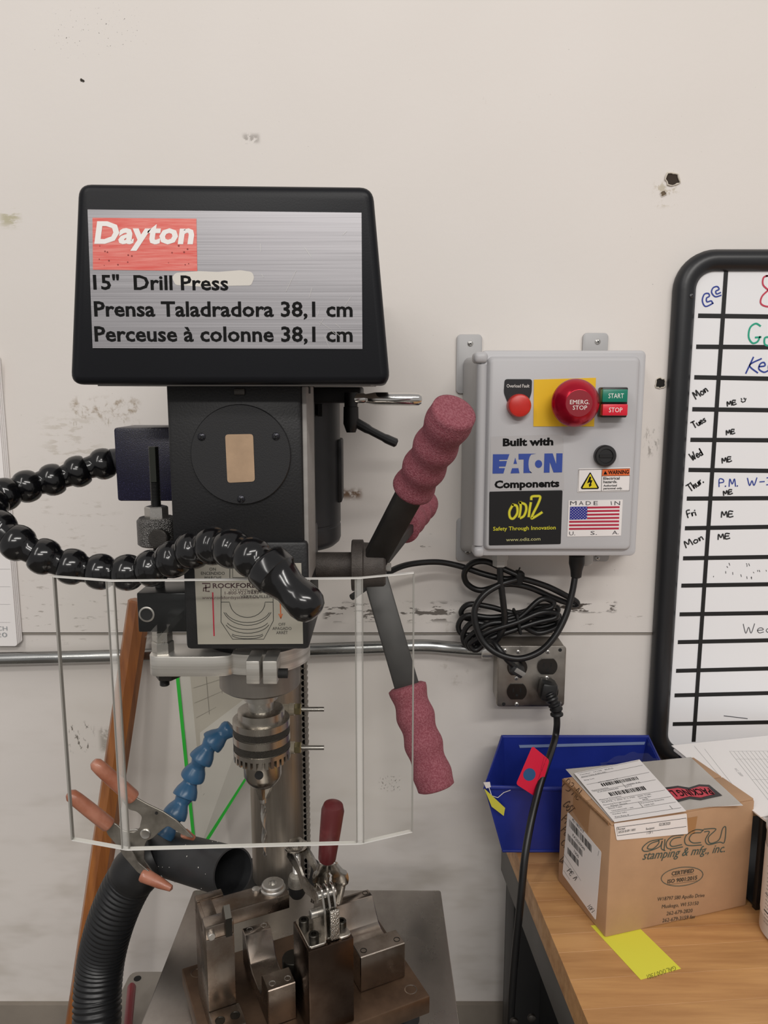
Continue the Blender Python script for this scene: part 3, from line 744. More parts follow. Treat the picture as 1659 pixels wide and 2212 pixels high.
ribbon(W, [[(1627, 772), (1611, 806)], [(1644, 775), (1619, 789), (1636, 805)], [(1640, 792), (1652, 790), (1650, 783), (1642, 786), (1639, 797), (1650, 804), (1660, 800)], [(1662, 795), (1672, 790), (1668, 783), (1660, 790), (1663, 803), (1676, 800)]], .0024, t, PBl, smooth=True)
for s_, p0, p1, h in (('Mon', (1503, 862), (1529, 845), 16), ('Tues', (1499, 925), (1525, 910), 14), ('Wed', (1496, 995), (1518, 982), 16), ('Thur.', (1491, 1062), (1522, 1040), 16), ('Fri', (1486, 1118), (1506, 1112), 15), ('Mon', (1482, 1183), (1519, 1165), 14),
                      ('ME', (1571, 877), (1590, 873), 9), ('ME', (1569, 939), (1587, 936), 9), ('ME', (1560, 1000), (1580, 996), 10), ('ME', (1563, 1070), (1582, 1066), 9), ('ME', (1558, 1117), (1583, 1116), 12), ('ME', (1551, 1165), (1576, 1163), 11)):
    hand(W, s_, p0, p1, h, t, PB, .0021)
ribbon(W, [[(1601, 861), (1602, 863)], [(1607, 860), (1608, 862)], [(1601, 866), (1604, 869), (1609, 867), (1611, 861)]], .0018, t, PB)
hand(W, 'P.M.', (1553, 1051), (1597, 1050), 16, t, PBl, .0018); hand(W, 'W-3', (1615, 1049), (1668, 1047), 16, t, PBl, .0018)
hand(W, 'Wed', (1606, 1368), (1668, 1366), 20, t, mat('marker_thin', '#4a4c50', .6), .0012)
rr = random.Random(3)
ribbon(W, [[(x, y), (x + rr.uniform(-1, 2), y + rr.uniform(1, 5))] for x, y in [(rr.uniform(1540, 1655), rr.uniform(1215, 1250)) for _ in range(16)]], .0009, t, PB, name='marker_smudge')
ribbon(W, [[(1564, 1546), (1614, 1552)]], .0014, t, INKGREY, name='marker_smudge')
# ================================================================== drill press
SX, SYY = -0.132, -0.490            # spindle axis
CXX, CYY = -0.1445, -0.300          # column axis
HF = -0.560                         # front of the head casting
TZ = 0.854                          # table top
t = thing('drill_press', 'black upright drill press with silver nameplate and pink foam feed handles', 'drill press', (CXX, CYY, 0.0))
DP = t
# column, rack, base, table
COLM = mat('column_steel', '#a8a198', 0.4, .85, var=0.22, vscale=(70, 70, 4), rvar=0.1, hex2='#827a70')
bm = NB(); cyl(bm, (CXX, CYY, 0.06), (CXX, CYY, 1.34), 0.0365, n=48); mk('column', bm, COLM, t)
bm = NB(); xr_ = CXX + 0.0360
boxlh(bm, (xr_ - .004, CYY - .010, .80), (xr_ + .0035, CYY + .010, 1.30))
z = .805
while z < 1.295:
    lathe(bm, (xr_ + .0032, CYY - .010, z), (0, 1, 0), [(0, .0037), (.02, .0037)], 10); z += .0082
mk('rack', bm, mat('rack_steel', '#98928b', .5, .8), t)
bm = NB(); boxlh(bm, (CXX - .2, CYY - .38, .0), (CXX + .2, CYY + .12, .05), .01); lathe(bm, (CXX, CYY, .05), (0, 0, 1), [(0, .08), (.05, .06), (.06, .05)], 32)
mk('base', bm, CASTBLACK, t)
TBL = mat('table_steel', '#b9b4ae', .33, 1.0, var=.3, vscale=(9, 6, 9), hex2='#8f8983', rvar=.13, detail=8)
xa = atz(418, 1922, TZ).x; xb = atz(952, 1924, TZ).x
bm = NB()
prism(bm, roundpoly([(xa, -.93), (xb + .010, -.93), (xb + .0, -.362), (xa, -.362)], .006), (0, 0, 0)) if False else None
pts = roundpoly([(xa - .004, -.93), (xb + .010, -.93), (xb, -.3605), (xa, -.3605)], .004)
prism(bm, [(x, y, TZ - .02) for x, y in pts], (0, 0, .02)); bevel_all(bm, .0012)
mk('worktable', bm, TBL, t)
bm = NB(); cyl(bm, (CXX, CYY, .74), (CXX, CYY, .835), .062, n=32, bev=.004); boxlh(bm, (CXX - .045, -.6, .76), (CXX + .045, CYY, .834), .006)
mk('table_bracket', bm, CASTBLACK, t)
# head casting
a = at(383, 1402, HF); b = at(650, 820, HF)
bm = NB(); boxlh(bm, (a.x, HF, a.z + .10), (b.x, -.478, b.z), .004)
boxlh(bm, (a.x + .016, -.485, a.z + .04), (b.x - .016, -.24, b.z), .006)
hd = mk('head_casting', bm, CASTBLACK, t)
a2 = at(402, 1404, HF - .004); b2 = at(664, 1170, HF - .004)
bm = NB(); boxlh(bm, (a2.x, HF - .004, a2.z), (b2.x, -.45, b2.z), .004); mk('switch_housing', bm, CASTBLACK, t)
bm = NB(); p0 = at(652, 835, HF + .003); p1 = at(660, 1262, HF + .003)
boxlh(bm, (b.x, HF + .004, p1.z), (b.x + .0045, -.484, p0.z), .001); mk('side_plate', bm, LIGHTGREY, t)
bm = NB(); q = at(659, 841, HF); boxlh(bm, (b.x + .0035, -.535, q.z - .004), (b.x + .0052, -.522, q.z + .004)); mk('notch', bm, MATBLACK, t)
bm = NB(); q = at(518, 846, HF); box(bm, q, (.010, .006, .006), None, .001); mk('latch_tab', bm, GUNMETAL, t)
H = wallfr(HF)
u, v = H.uv(521, 982); bm = NB(); lathe(bm, H.p(u, v, 0), H.N, [(0, .0462), (.0022, .0462), (.0030, .0455), (.0030, 0)], 72)
disc = mk('round_cover', bm, mat('cover_disc_black', '#19191b', .45, bump=.12, bscale=900), t)
patch(H, [(488, 938), (548, 937), (552, 1039), (493, 1042)], .0031, .0006, 'paper_label', mat('tan_label', '#a58a6f', .6, var=.1, vscale=(50, 50, 50)), disc, rnd=.003)
for px, py in ((437, 943), (597, 942), (522, 1077)): screwhead(H, px, py, .0036, .003, disc, mat('screw_black', '#35353a', .3, .8))
# instruction plate on the switch housing
L_ = wallfr(HF - .004)
ip = patch(L_, [(420, 1216), (651, 1216), (655, 1390), (428, 1391)], .0002, .0008, 'instruction_plate', mat('plate_silver', '#b9b4a8', .45, .35), t)
GK = mat('print_charcoal', '#33322f', .6)
for s_, x0, x1, y in (('ON', 453, 467, 1232), ('ENCENDIDO', 435, 486, 1241), ('MARCHE', 443, 479, 1251), ('OFF', 602, 617, 1351), ('APAGADO', 589, 630, 1360), ('ARRÊT', 597, 622, 1369), ('CERRAR', 535, 579, 1281), ('VERROUILLER', 520, 588, 1291)):
    text(L_, s_, (x0, y), (x1, y), 6.3, ip, GK, lift=.0012)
ribbon(L_, [[(460, 1280), (463, 1372)]], .0013, ip, mat('print_red', '#b3243c', .6), .0012)
ribbon(L_, [[(605, 1276), (607, 1334)], [(603, 1326), (607, 1336), (610, 1326)]], .0010, ip, mat('print_orange2', '#c8662c', .6), .0012)
def arcp(cx, cy, rx, ry, a0, a1, n=14): return [(cx + rx * math.cos(R(a0 + (a1 - a0) * k / n)), cy + ry * math.sin(R(a0 + (a1 - a0) * k / n))) for k in range(n + 1)]
ribbon(L_, [[(478, 1270), (478, 1343), (503, 1380), (570, 1380), (591, 1340), (590, 1270)], [(478, 1300), (496, 1300)] + arcp(535, 1300, 38, 33, 180, 0)[1:] + [(590, 1300)],
            arcp(535, 1312, 50, 32, 160, 20), arcp(535, 1308, 54, 42, 160, 20), arcp(535, 1338, 46, 21, 160, 20), arcp(535, 1340, 49, 27, 160, 20), arcp(535, 1368, 33, 6, 170, 10), arcp(535, 1370, 34, 9, 170, 10),
            [(497, 1216), (497, 1250)], [(503, 1216), (503, 1247), (560, 1247)]], .0006, ip, GK, .0012)
# belt cover
BF = -0.600
bm = NB()
fp = [(at(*p, BF).x, at(*p, BF).z) for p in ((148, 831), (843, 831), (805, 401), (165, 394))]
fp = roundpoly(fp, .011, 6)
prism(bm, [(x, BF, z) for x, z in fp], (0, .50, 0))
bm.normal_update()
ed = [e for e in bm.edges if all(abs(v_.co.y - BF) < 1e-6 for v_ in e.verts)]
bmesh.ops.bevel(bm, geom=ed, offset=.007, segments=4, profile=.5, affect='EDGES')
mk('belt_cover', bm, COVERBLACK, t, ang=30)
bm = NB(); z0 = at(500, 831, BF).z
boxlh(bm, (at(200, 831, BF).x, BF + .012, z0 - .0012), (at(800, 831, BF).x, -.12, z0 + .001)); mk('cover_pan', bm, LIGHTGREY, t)
B = wallfr(BF)
NP = mat('nameplate_alu', '#a3a1a4', .35, .85, var=.07, vscale=(5, 5, 1400), rvar=.06, detail=3)
npx = [(190, 453), (781, 460), (783, 754), (201, 752)]
npl = patch(B, npx, .0001, .0009, 'nameplate', NP, t)
DR = mat('nameplate_red', '#d0574f', .45, .2, var=.14, vscale=(30, 30, 500), hex2='#dd8a80')
patch(B, [(201, 471), (425, 473), (427, 586), (202, 583)], .0011, .0002, 'logo_block', DR, npl)
text(B, 'Dayton', (205, 525), (421, 526), 44, npl, mat('logo_white', '#e9e6e3', .5), bold=.036, shear=.16, lift=.0015)
text(B, '15"  Drill Press', (203, 625), (494, 627), 30, npl, INK, bold=.022, lift=.0013)
text(B, 'Prensa Taladradora 38,1 cm', (205, 683), (762, 684), 31, npl, INK, bold=.023, lift=.0013)
text(B, 'Perceuse à colonne 38,1 cm', (206, 737), (762, 738), 31, npl, INK, bold=.023, lift=.0013)
patch(B, [(372, 600), (380, 590), (430, 586), (470, 588), (520, 584), (545, 588), (550, 600), (543, 617), (490, 618), (440, 620), (380, 616)], .0011, .00015, 'worn_patch', mat('worn_patch', '#cfcac2', .6), npl, rnd=.002)
rr = random.Random(5)
ribbon(B, [[(x, y), (x + rr.uniform(-14, 14), y + rr.uniform(4, 22))] for x, y in [(rr.uniform(560, 770), rr.uniform(470, 735)) for _ in range(9)]] + [[(690, 695), (716, 712)], [(700, 688), (690, 704)], [(640, 585), (618, 630)], [(700, 725), (712, 752)], [(725, 700), (735, 708)]], .0003, npl, mat('scratch', '#bdbbb8', .4, .8), .0014, name='scratch')
bm = NB()
for _ in range(18):
    u, v = B.uv(rr.uniform(215, 415), rr.uniform(530, 575)); s_ = rr.uniform(.0004, .0009)
    prism(bm, [B.p(u + s_ * math.cos(k * 1.047), v + s_ * math.sin(k * 1.047), .0013) for k in range(6)], B.N * .0001)
mk('rust_spots', bm, mat('rust_spot', '#8c3a35', .7), npl, smooth=False)
# motor behind the column
MX, MY = -.139, -.150
zt = at(700, 850, MY).z; zb = at(700, 1190, MY - .05).z
bm = NB(); lathe(bm, (MX, MY, zb), (0, 0, 1), [(0, .066), (.006, .073), (.012, .075), (.030, .075), (.031, .0742), (.034, .0742), (.035, .075), (zt - zb, .075)], 64)
mo = mk('motor', bm, mat('motor_black', '#232427', .42, var=.1, vscale=(20, 20, 20)), t)
M_ = wallfr(MY - .04)
for px in (677, 693):
    a = at(px - 5, 899, MY - .062); b = at(px + 4, 873, MY - .062); bm = NB(); boxlh(bm, (a.x, MY - .072, a.z), (b.x, MY - .04, b.z)); mk('vent_slot', bm, MATBLACK, mo)
a = at(733, 1082, MY); b = at(738, 948, MY); bm = NB(); boxlh(bm, (a.x - .004, MY - .02, a.z), (b.x + .001, MY + .03, b.z), .003); mk('terminal_cover', bm, CASTBLACK, mo)
a = at(655, 871, -.24); b = at(779, 836, -.24); bm = NB(); boxlh(bm, (a.x - .02, -.24, a.z), (b.x, -.08, b.z), .003); mk('motor_bracket', bm, CASTBLACK, t)
# belt tension handle and ratchet lever
hb = -.27
bm = NB(); a = at(776, 861, hb); b = at(911, 862, hb)
lathe(bm, a - V3((.01, 0, 0)), b - a, [(0, .0070), (.016, .0070), (.018, .0060), (.022, .0066), (.03, .0082), (.075, .0086), ((b - a).length + .006, .0082), ((b - a).length + .0095, .006), ((b - a).length + .0105, 0)], 24)
mk('tension_handle', bm, CHROME, t)
bm = NB(); a = at(758, 868, hb); b = at(758, 934, hb)
lathe(bm, a + V3((0, 0, .012)), (0, 0, -1), [(0, .0085), (.018, .0085), (.0185, .0096), (.040, .0100), (.047, .0075), (a.z - b.z + .012, .006)], 24)
rl = mk('ratchet_lever', bm, RUBBER, t)
bm = NB(); p = [at(768, 912, hb), at(800, 930, hb), at(835, 948, hb), at(858, 958, hb)]
tube(bm, catmull(p, 5), [.0062] * 5 + [.0052] * 5 + [.0060] * 4 + [.006, .0035], 10); mk('lever_arm', bm, RUBBER, rl)
# feed hub and three handles
hubY = -.470
hc = at(795, 1221, hubY)
bm = NB(); s0 = at(660, 1221, hubY); cyl(bm, (s0.x - .02, hubY, hc.z), (hc.x - .015, hubY, hc.z), .0140, n=32); mk('feed_shaft', bm, DARKIRON, t)
bm = NB(); lathe(bm, (at(760, 1221, hubY).x, hubY, hc.z), (1, 0, 0), [(0, .0265), (.001, .0275), (.012, .0275), (.013, .0245), (.034, .0235), (.036, .0215), (.0365, 0)], 40); mk('feed_hub', bm, DARKIRON, t)
bm = NB(); lathe(bm, (at(832, 1221, hubY).x, hubY, hc.z - .002), (1, 0, 0), [(-.002, .0045), (.006, .0045), (.0065, .0035)], 6); mk('hub_bolt', bm, STEEL, t)
PINK = mat('pink_foam', '#7c3a45', .85, var=.20, vscale=(600, 600, 600), hex2='#935760', vlo=.4, vhi=.62, bump=.5, bscale=900, btype='VORONOI', detail=3)
BARM = mat('handle_bar_iron', '#3b3a39', .45, .55, var=.2, vscale=(30, 30, 30))
ends = [at(983, 886, -.628), at(943, 1704, -.538), at(917, 1086, -.255)]
for k, e in enumerate(ends):
    st_ = V3((hc.x + .004, hc.y, hc.z)); d = (e - st_); ln = d.length; d.normalize()
    gl = .108 if k < 2 else .105
    wide = (V3((1, 0, 0)) - d * d.x).normalized(); th = d.cross(wide)
    bm = NB(); box(bm, st_ + d * ((ln - gl) / 2 + .012), (.026, .012, ln - gl + .024), Matrix((wide, th, d)).transposed(), .002)
    fh = mk('feed_handle', bm, BARM, t)
    pr = [(0, .0165), (.001, .0182)]
    for i in range(1, 50):
        s_ = i / 50; pr.append((gl * s_ * .97, .0190 + .0012 * math.sin(s_ * math.pi * 2 * 3.6 + .8) + .0016 * max(0, s_ - .85) / .15))
    pr += [(gl * .985, .0192), (gl * .998, .0165), (gl, .012), (gl * .997, 0)]
    bm = NB(); lathe(bm, e - d * gl, d, pr, 36); mk('foam_grip', bm, PINK, fh, ang=60)
# quill boss, spindle, chuck, bit
def zf(v_, r, px=560): return at(px, v_, SYY - r).z
QR = .0425
bm = NB(); zq = zf(1515, QR); lathe(bm, (SX, SYY, zq), (0, 0, 1), [(0, QR - .004), (.003, QR), (at(560, 1395, SYY).z - zq, QR)], 64)
mk('quill_boss', bm, mat('quill_grey', '#8a8580', .42, .75, var=.1, vscale=(60, 60, 5)), t)
CH = mat('chuck_steel', '#a6a19a', .27, 1.0, var=.04, vscale=(70, 70, 5), rvar=.03)
bm = NB(); lathe(bm, (SX, SYY, zf(1560, .012)), (0, 0, 1), [(0, .0150), (.006, .0150), (.008, .0135), (.02, .0135), (.022, .018), (.04, .018)], 32); mk('spindle', bm, STEEL, t)
zz = [(1549, .0225), (1553, .0248), (1572, .0252), (1573, .0298), (1577, .0305), (1592, .0305), (1592.5, .0296), (1607.5, .0296), (1608, .0305), (1624, .0305), (1624.5, .0296), (1640, .0296), (1641, .0305), (1650, .0305), (1651, .0205), (1692, .0203), (1700, .0180), (1706, .0140), (1707, .0)]
prof = [(zf(v_, r), r) for v_, r in zz]; z00 = prof[0][0]
bm = NB(); P_ = [(0.0, .0)] + [(max(0, z00 - z_), r) for z_, r in prof]
for i in range(1, len(P_)):
    if P_[i][0] < P_[i - 1][0]: P_[i] = (P_[i - 1][0] + .0002, P_[i][1])
lathe(bm, (SX, SYY, z00), (0, 0, -1), P_, 64); ck = mk('chuck', bm, CH, t)
KN = mat('knurled_dark', '#3d3a36', .55, .7, bump=1.0, bscale=1500, btype='VORONOI')
for v0, v1 in ((1592.5, 1607.5), (1624.5, 1640)):
    bm = NB(); z1 = zf(v0, .0305); z2 = zf(v1, .0305); lathe(bm, (SX, SYY, z2), (0, 0, 1), [(0, .0294), (.0003, .0303), (z1 - z2 - .0003, .0303), (z1 - z2, .0294)], 64); mk('knurled_band', bm, KN, ck)
bm = NB(); z1 = zf(1646, .0305); 
for k in range(30):
    a = 2 * math.pi * k / 30; d = V3((math.cos(a), math.sin(a), 0)); tt = V3((-d.y, d.x, 0))
    Mx = Matrix((d, tt, V3((0, 0, 1)))).transposed(); box(bm, V3((SX, SYY, z1 - .005)) + d * .0268, (.007, .0034, .010), Mx)
mk('gear_teeth', bm, CH, ck, smooth=False)
bm = NB(); lathe(bm, (SX - .0005, SYY - .0212, zf(1675, .0205)), (0, 1, 0), [(0, .0046), (.004, .0046)], 20); mk('key_hole', bm, MATBLACK, ck)
zj = zf(1700, .015); zj2 = zf(1729, .006)
for k in range(3):
    bm = NB(); a = R(90 + 120 * k + 40); d = V3((math.cos(a), math.sin(a), 0)); tt = V3((-d.y, d.x, 0))
    o_ = V3((SX, SYY, zj)); ptsj = [o_ + d * .002 + tt * .004, o_ + d * .012 + tt * .004, o_ + d * .012 - tt * .004, o_ + d * .002 - tt * .004]
    lo = V3((SX, SYY, zj2)); low = [lo + d * .002 + tt * .0028, lo + d * .0062 + tt * .0022, lo + d * .0062 - tt * .0022, lo + d * .002 - tt * .0028]
    va = [bm.verts.new(p) for p in ptsj]; vb = [bm.verts.new(p) for p in low]; bm.faces.new(va); bm.faces.new(vb[::-1])
    for i in range(4): bm.faces.new([va[i], vb[i], vb[(i + 1) % 4], va[(i + 1) % 4]])
    mk('chuck_jaw', bm, CH, ck, smooth=False)
bm = NB(); ztip = at(567, 1852, SYY).z; ztop = zj2 + .01; n_ = 70; rings = []
for i in range(n_ + 1):
    s_ = i / n_; zz_ = ztop + (ztip - ztop) * s_; tw = s_ * 9.0; tp = 1.0 if s_ < .96 else (1 - s_) / .04 + .05
    sh = 1.0 if s_ > .2 else 0.0; ring = []
    for k in range(12):
        a = 2 * math.pi * k / 12; rr_ = .0034 * (1 - sh * .55 * abs(math.sin(a)) ** 1.0) * tp
        ring.append(bm.verts.new((SX + rr_ * math.cos(a + tw), SYY + rr_ * math.sin(a + tw), zz_)))
    rings.append(ring)
for A_, B_ in zip(rings, rings[1:]):
    for k in range(12): bm.faces.new([A_[k], A_[(k + 1) % 12], B_[(k + 1) % 12], B_[k]])
bm.faces.new(rings[0]); bm.faces.new(rings[-1][::-1]); mk('drill_bit', bm, STEEL, t, ang=60)
# two small fittings beside the column
for py in (1532, 1615):
    fy = -.385; A0 = at(600, py, fy); X = V3((1, 0, 0)); mp_ = mpp(640, py, fy)
    bm = NB(); lathe(bm, A0, X, [(0, .0062), (24 * mp_, .0062), (25 * mp_, .0075), (36 * mp_, .0075), (37 * mp_, .006)], 20); f_ = mk('spray_fitting', bm, mat('fitting_clear', '#a9a08f', .15, .3), t)
    bm = NB(); lathe(bm, A0 + X * 37 * mp_, X, [(0, .0066), (.001, .0073), (.007, .0073), (.008, .0064)], 6); mk('brass_nut', bm, mat('brass', '#8d8463', .35, .9), f_)
    bm = NB(); lathe(bm, A0 + X * 50 * mp_, X, [(0, .0028), (50 * mp_, .0028)], 14); mk('steel_tip', bm, STEEL, f_)

# ================================================================== chuck shield with its bracket
t = thing('chuck_shield', 'clear bent plastic chuck shield on aluminium clamp arm in front of the drill', 'safety shield', at(505, 1835, -.645))
SH = -.645; SR = -.6360; WG = -.630; WR = -.617
CLR = clear_mat('clear_plastic', '#fefefd', .5, .008, .05)
ztp = at(235, 1256, SH).z; zbt = at(500, 1835, SH).z
xa, xb, xc, xd = at(115, 1247, WG).x, at(236, 1256, SH).x, at(775, 1250, SR).x, at(894, 1243, WR).x
plan = [(xa, WG), (xb - .003, SH + .0012), (xb, SH + .0003), (xb + .003, SH), (xc - .003, SR), (xc, SR + .0003), (xc + .003, SR + .0012), (xd, WR)]
TH = .0042
def slab(i, j, nm, m_, z0, z1, grow=0.0):
    bm = NB(); P = plan[i:j + 1]
    o_ = [V3((x, y - grow, 0)) for x, y in P]; q_ = [V3((x, y + TH + grow, 0)) for x, y in P]
    ring = o_ + q_[::-1]
    prism(bm, [(p.x, p.y, z0) for p in ring], (0, 0, z1 - z0)); return mk(nm, bm, m_, t)
cen = slab(3, 4, 'centre_pane', CLR, zbt, ztp); slab(0, 1, 'side_pane', CLR, zbt, ztp); slab(6, 7, 'side_pane', CLR, zbt, ztp)
EDGE = mat('polished_edge', '#d9d7d2', .2, spec=.8); EDGE2 = mat('cut_edge', '#8f8c86', .25)
BEND = frosted('clear_bend', '#e8e6e0', .26, .12)
for x, y in ((xb, SH), (xc, SR)):
    bm = NB(); cyl(bm, (x, y + .0026, zbt), (x, y + .0026, ztp), .0028, n=20); bn = mk('bend', bm, BEND, t)
    for dx in (-.0031, .0031):
        bm = NB(); boxlh(bm, (x + dx - .0004, y + .0008, zbt), (x + dx + .0004, y + .0040, ztp)); mk('bend_line', bm, EDGE2, bn)
def strip(z_, nm):
    bm = NB(); P = plan; ring = [V3((x, y - .0004, z_)) for x, y in P] + [V3((x, y + TH + .0004, z_)) for x, y in P[::-1]]
    prism(bm, ring, (0, 0, .0007)); return mk(nm, bm, EDGE, t)
strip(ztp - .0002, 'top_edge'); strip(zbt - .0009, 'bottom_edge')
for (x, y) in (plan[0], plan[-1]):
    bm = NB(); boxlh(bm, (x - .0007, y - .0003, zbt), (x + .0007, y + TH + .0003, ztp)); mk('side_edge', bm, EDGE2, t)
S_ = wallfr(SH)
DK = mat('decal_dark', '#3a2626', .6)
text(S_, 'ROCKFORD', (460, 1270), (557, 1269), 10, t, DK, bold=.03, lift=.0006)
text(S_, 'SYSTEMS, INC.', (497, 1277), (562, 1277), 5, t, DK, lift=.0006)
text(S_, '1-800-922-7633', (486, 1284), (559, 1283), 6.5, t, DK, bold=.01, lift=.0006)
text(S_, 'www.rockfordsystems.com', (437, 1294), (559, 1293), 6.5, t, DK, lift=.0006)
ribbon(S_, [[(438, 1260), (454, 1260), (454, 1268), (440, 1270), (440, 1276)], [(445, 1264), (445, 1277), (452, 1277)]], .0012, t, DK)
# rod, nuts, knurled knob, pivot block
RY = -.532; rx = at(340, 1150, RY).x
bm = NB(); z0 = at(340, 1480, RY).z; z1 = at(333, 965, RY).z
prr = []; z_ = 0.0
while z_ < z1 - z0: prr += [(z_, .0044), (z_ + .0007, .0050)]; z_ += .0014
prr.append((z1 - z0, .0044)); lathe(bm, (rx, RY, z0), (0, 0, 1), prr, 20); rod = mk('threaded_rod', bm, mat('rod_black', '#3a3a3a', .35, .9), t)
bm = NB(); boxlh(bm, (rx - .0026, RY - .0052, at(333, 1040, RY).z), (rx + .0030, RY - .0035, z1)); mk('flat', bm, mat('rod_flat', '#20231c', .4, .3), rod)
def nut(v0, v1, r, m_, nm='hex_nut', flange=False):
    bm = NB(); za = at(340, v1, RY - r).z; zb_ = at(340, v0, RY - r).z
    lathe(bm, (rx, RY, za), (0, 0, 1), [(0, r * .93), (.0012, r), (zb_ - za - .0012, r), (zb_ - za, r * .9)], 6, hint=(1, .25, 0)); return mk(nm, bm, m_, t, ang=20)
nut(1097, 1124, .0112, STEEL)
bm = NB(); za = at(340, 1186, RY - .019).z; zb_ = at(340, 1124, RY - .019).z
lathe(bm, (rx, RY, za), (0, 0, 1), [(0, .0165), (.002, .0190), (zb_ - za - .003, .0190), (zb_ - za, .0165)], 48)
kn = mk('knurled_knob', bm, mat('knob_knurl', '#6b6967', .42, .85, bump=1.0, bscale=900, btype='VORONOI'), t)
bm = NB(); q = at(340, 1163, RY - .019); cyl(bm, (q.x + .001, RY, q.z), (q.x + .001, RY - .0215, q.z), .0092, n=28, bev=.001); mk('plunger', bm, GUNMETAL, kn)
bm = NB(); BL = -.556; a = at(299, 1366, BL); b = at(414, 1281, BL); boxlh(bm, (a.x, BL, a.z), (b.x, BL + .045, b.z), .0015)
pb = mk('pivot_block', bm, mat('block_oxide', '#2b2c2d', .3, .7, var=.2, vscale=(40, 40, 40)), t)
bm = NB(); q = at(317, 1327, BL); lathe(bm, (q.x, BL + .001, q.z), (0, -1, 0), [(0, .0076), (.0016, .0076), (.0020, .0068), (.0020, .0060), (.0012, .0058)], 28, cap1=False); mk('hole_rim', bm, STEEL, pb)
bm = NB(); lathe(bm, (q.x, BL + .001, q.z), (0, -1, 0), [(0, .0059), (.0016, .0059)], 24); mk('hole', bm, MATBLACK, pb)
bm = NB(); q = at(385, 1322, BL); boxlh(bm, (q.x - .006, SH + TH, q.z - .003), (q.x + .006, BL, q.z + .003)); mk('shield_tab', bm, CLR, t)
nut(1366, 1391, .0098, STEEL); nut(1391, 1416, .0108, STEEL)
ARMM = mat('clamp_alu', '#d8d5d1', .4, .75, var=.2, vscale=(4, 4, 420), hex2='#b3afa9', rvar=.1)
AZ0 = at(340, 1464, -.55).z; AZ1 = at(340, 1420, -.55).z
bm = NB(); xl_ = at(318, 1440, -.548).x; pts = roundpoly([(xl_, -.548), (-.165, -.548), (-.150, -.544), (-.150, -.508), (xl_, -.508)], .012, 6)
prism(bm, [(x, y, AZ0) for x, y in pts], (0, 0, AZ1 - AZ0)); bevel_all(bm, .0012)
mk('clamp_arm', bm, ARMM, t)
bm = NB()
for k in range(48):
    a0, a1 = 2 * math.pi * k / 48, 2 * math.pi * (k + 1) / 48
    ri, ro = QR + .0003, QR + .011
    qv = [bm.verts.new((SX + r_ * math.cos(a), SYY + r_ * math.sin(a), z_)) for a in (a0, a1) for r_ in (ri, ro) for z_ in (AZ0, AZ1)]
    bm.faces.new([qv[1], qv[3], qv[7], qv[5]]); bm.faces.new([qv[0], qv[4], qv[6], qv[2]]); bm.faces.new([qv[2], qv[6], qv[7], qv[3]]); bm.faces.new([qv[0], qv[1], qv[5], qv[4]])
bmesh.ops.remove_doubles(bm, verts=bm.verts[:], dist=1e-6); mk('clamp_ring', bm, ARMM, t)
for x0, x1 in ((531, 559), (567, 597)):
    a = at(x0, 1480, -.565); b = at(x1, 1438, -.565); bm = NB(); boxlh(bm, (a.x, -.562, AZ0 - .002), (b.x, -.530, AZ1 + .0005), .001); mk('clamp_ear', bm, ARMM, t)
bm = NB(); a = at(597, 1448, -.552); cyl(bm, a - V3((.004, 0, .003)), a + V3((.011, 0, -.003)), .0048, n=20); mk('clamp_bolt', bm, MATBLACK, t)
bm = NB(); lathe(bm, (rx + .004, RY, AZ0), (0, 0, -1), [(0, .0125), (.006, .0125), (.008, .008)], 6); mk('lower_nut', bm, mat('nut_black', '#2a2724', .5, .6), t)

# ================================================================== black flexible hose on a magnetic base
t = thing('flexible_hose', 'glossy black jointed flexible hose looping from a blue magnetic base', 'flexible hose', at(318, 1083, -.45))
MGY = -.470
a = at(253, 1083, MGY); b = at(386, 924, MGY); bm = NB(); boxlh(bm, (a.x, MGY, a.z), (b.x + .004, MGY + .062, b.z), .003)
mk('magnetic_base', bm, mat('blue_speckle', '#16142b', .35, var=.5, vscale=(900, 900, 900), hex2='#4a4a78', vlo=.58, vhi=.75, bump=.3, bscale=800, detail=2), t)
bm = NB(); c0 = at(258, 995, -.44); c1 = at(238, 997, -.445); cyl(bm, c0, c1, .0135, n=24, bev=.001); mk('hose_collar', bm, mat('collar_grey', '#3b3b3e', .4), t)
path = [at(242, 997, -.445), at(205, 1005, -.452), at(150, 1026, -.462), at(95, 1042, -.474), at(38, 1054, -.490), at(-8, 1078, -.515), at(-30, 1105, -.548), at(-5, 1140, -.572), at(40, 1176, -.580), at(90, 1200, -.580), at(140, 1221, -.578), at(195, 1233, -.576), at(255, 1238, -.578), at(310, 1234, -.584), at(355, 1217, -.592), at(402, 1194, -.604), at(452, 1177, -.618), at(512, 1188, -.646), at(565, 1215, -.662), at(617, 1250, -.674), at(660, 1292, -.682), at(698, 1340, -.688)]
cp = catmull(path, 10); SEG = .0265; sp_ = resample(cp, SEG)
RB = .0170
def segmesh(R_, L_, pr=None):
    bm = NB()
    lathe(bm, (0, 0, 0), (0, 0, 1), [(a * L_, b * R_) for a, b in pr] if pr else [(-.003, R_ * .66), (L_ * .14, R_ * .70), (L_ * .24, R_ * .73), (L_ * .29, R_ * .82), (L_ * .38, R_ * .92), (L_ * .52, R_ * .99), (L_ * .64, R_), (L_ * .78, R_ * .97), (L_ * .90, R_ * .90), (L_ * .97, R_ * .82), (L_ * .985, R_ * .76), (L_ * .97, R_ * .6)], 32)
    bmesh.ops.recalc_face_normals(bm, faces=bm.faces[:]); me = bpy.data.meshes.new('hose_segment'); bm.to_mesh(me); bm.free(); shade(me, 50); return me
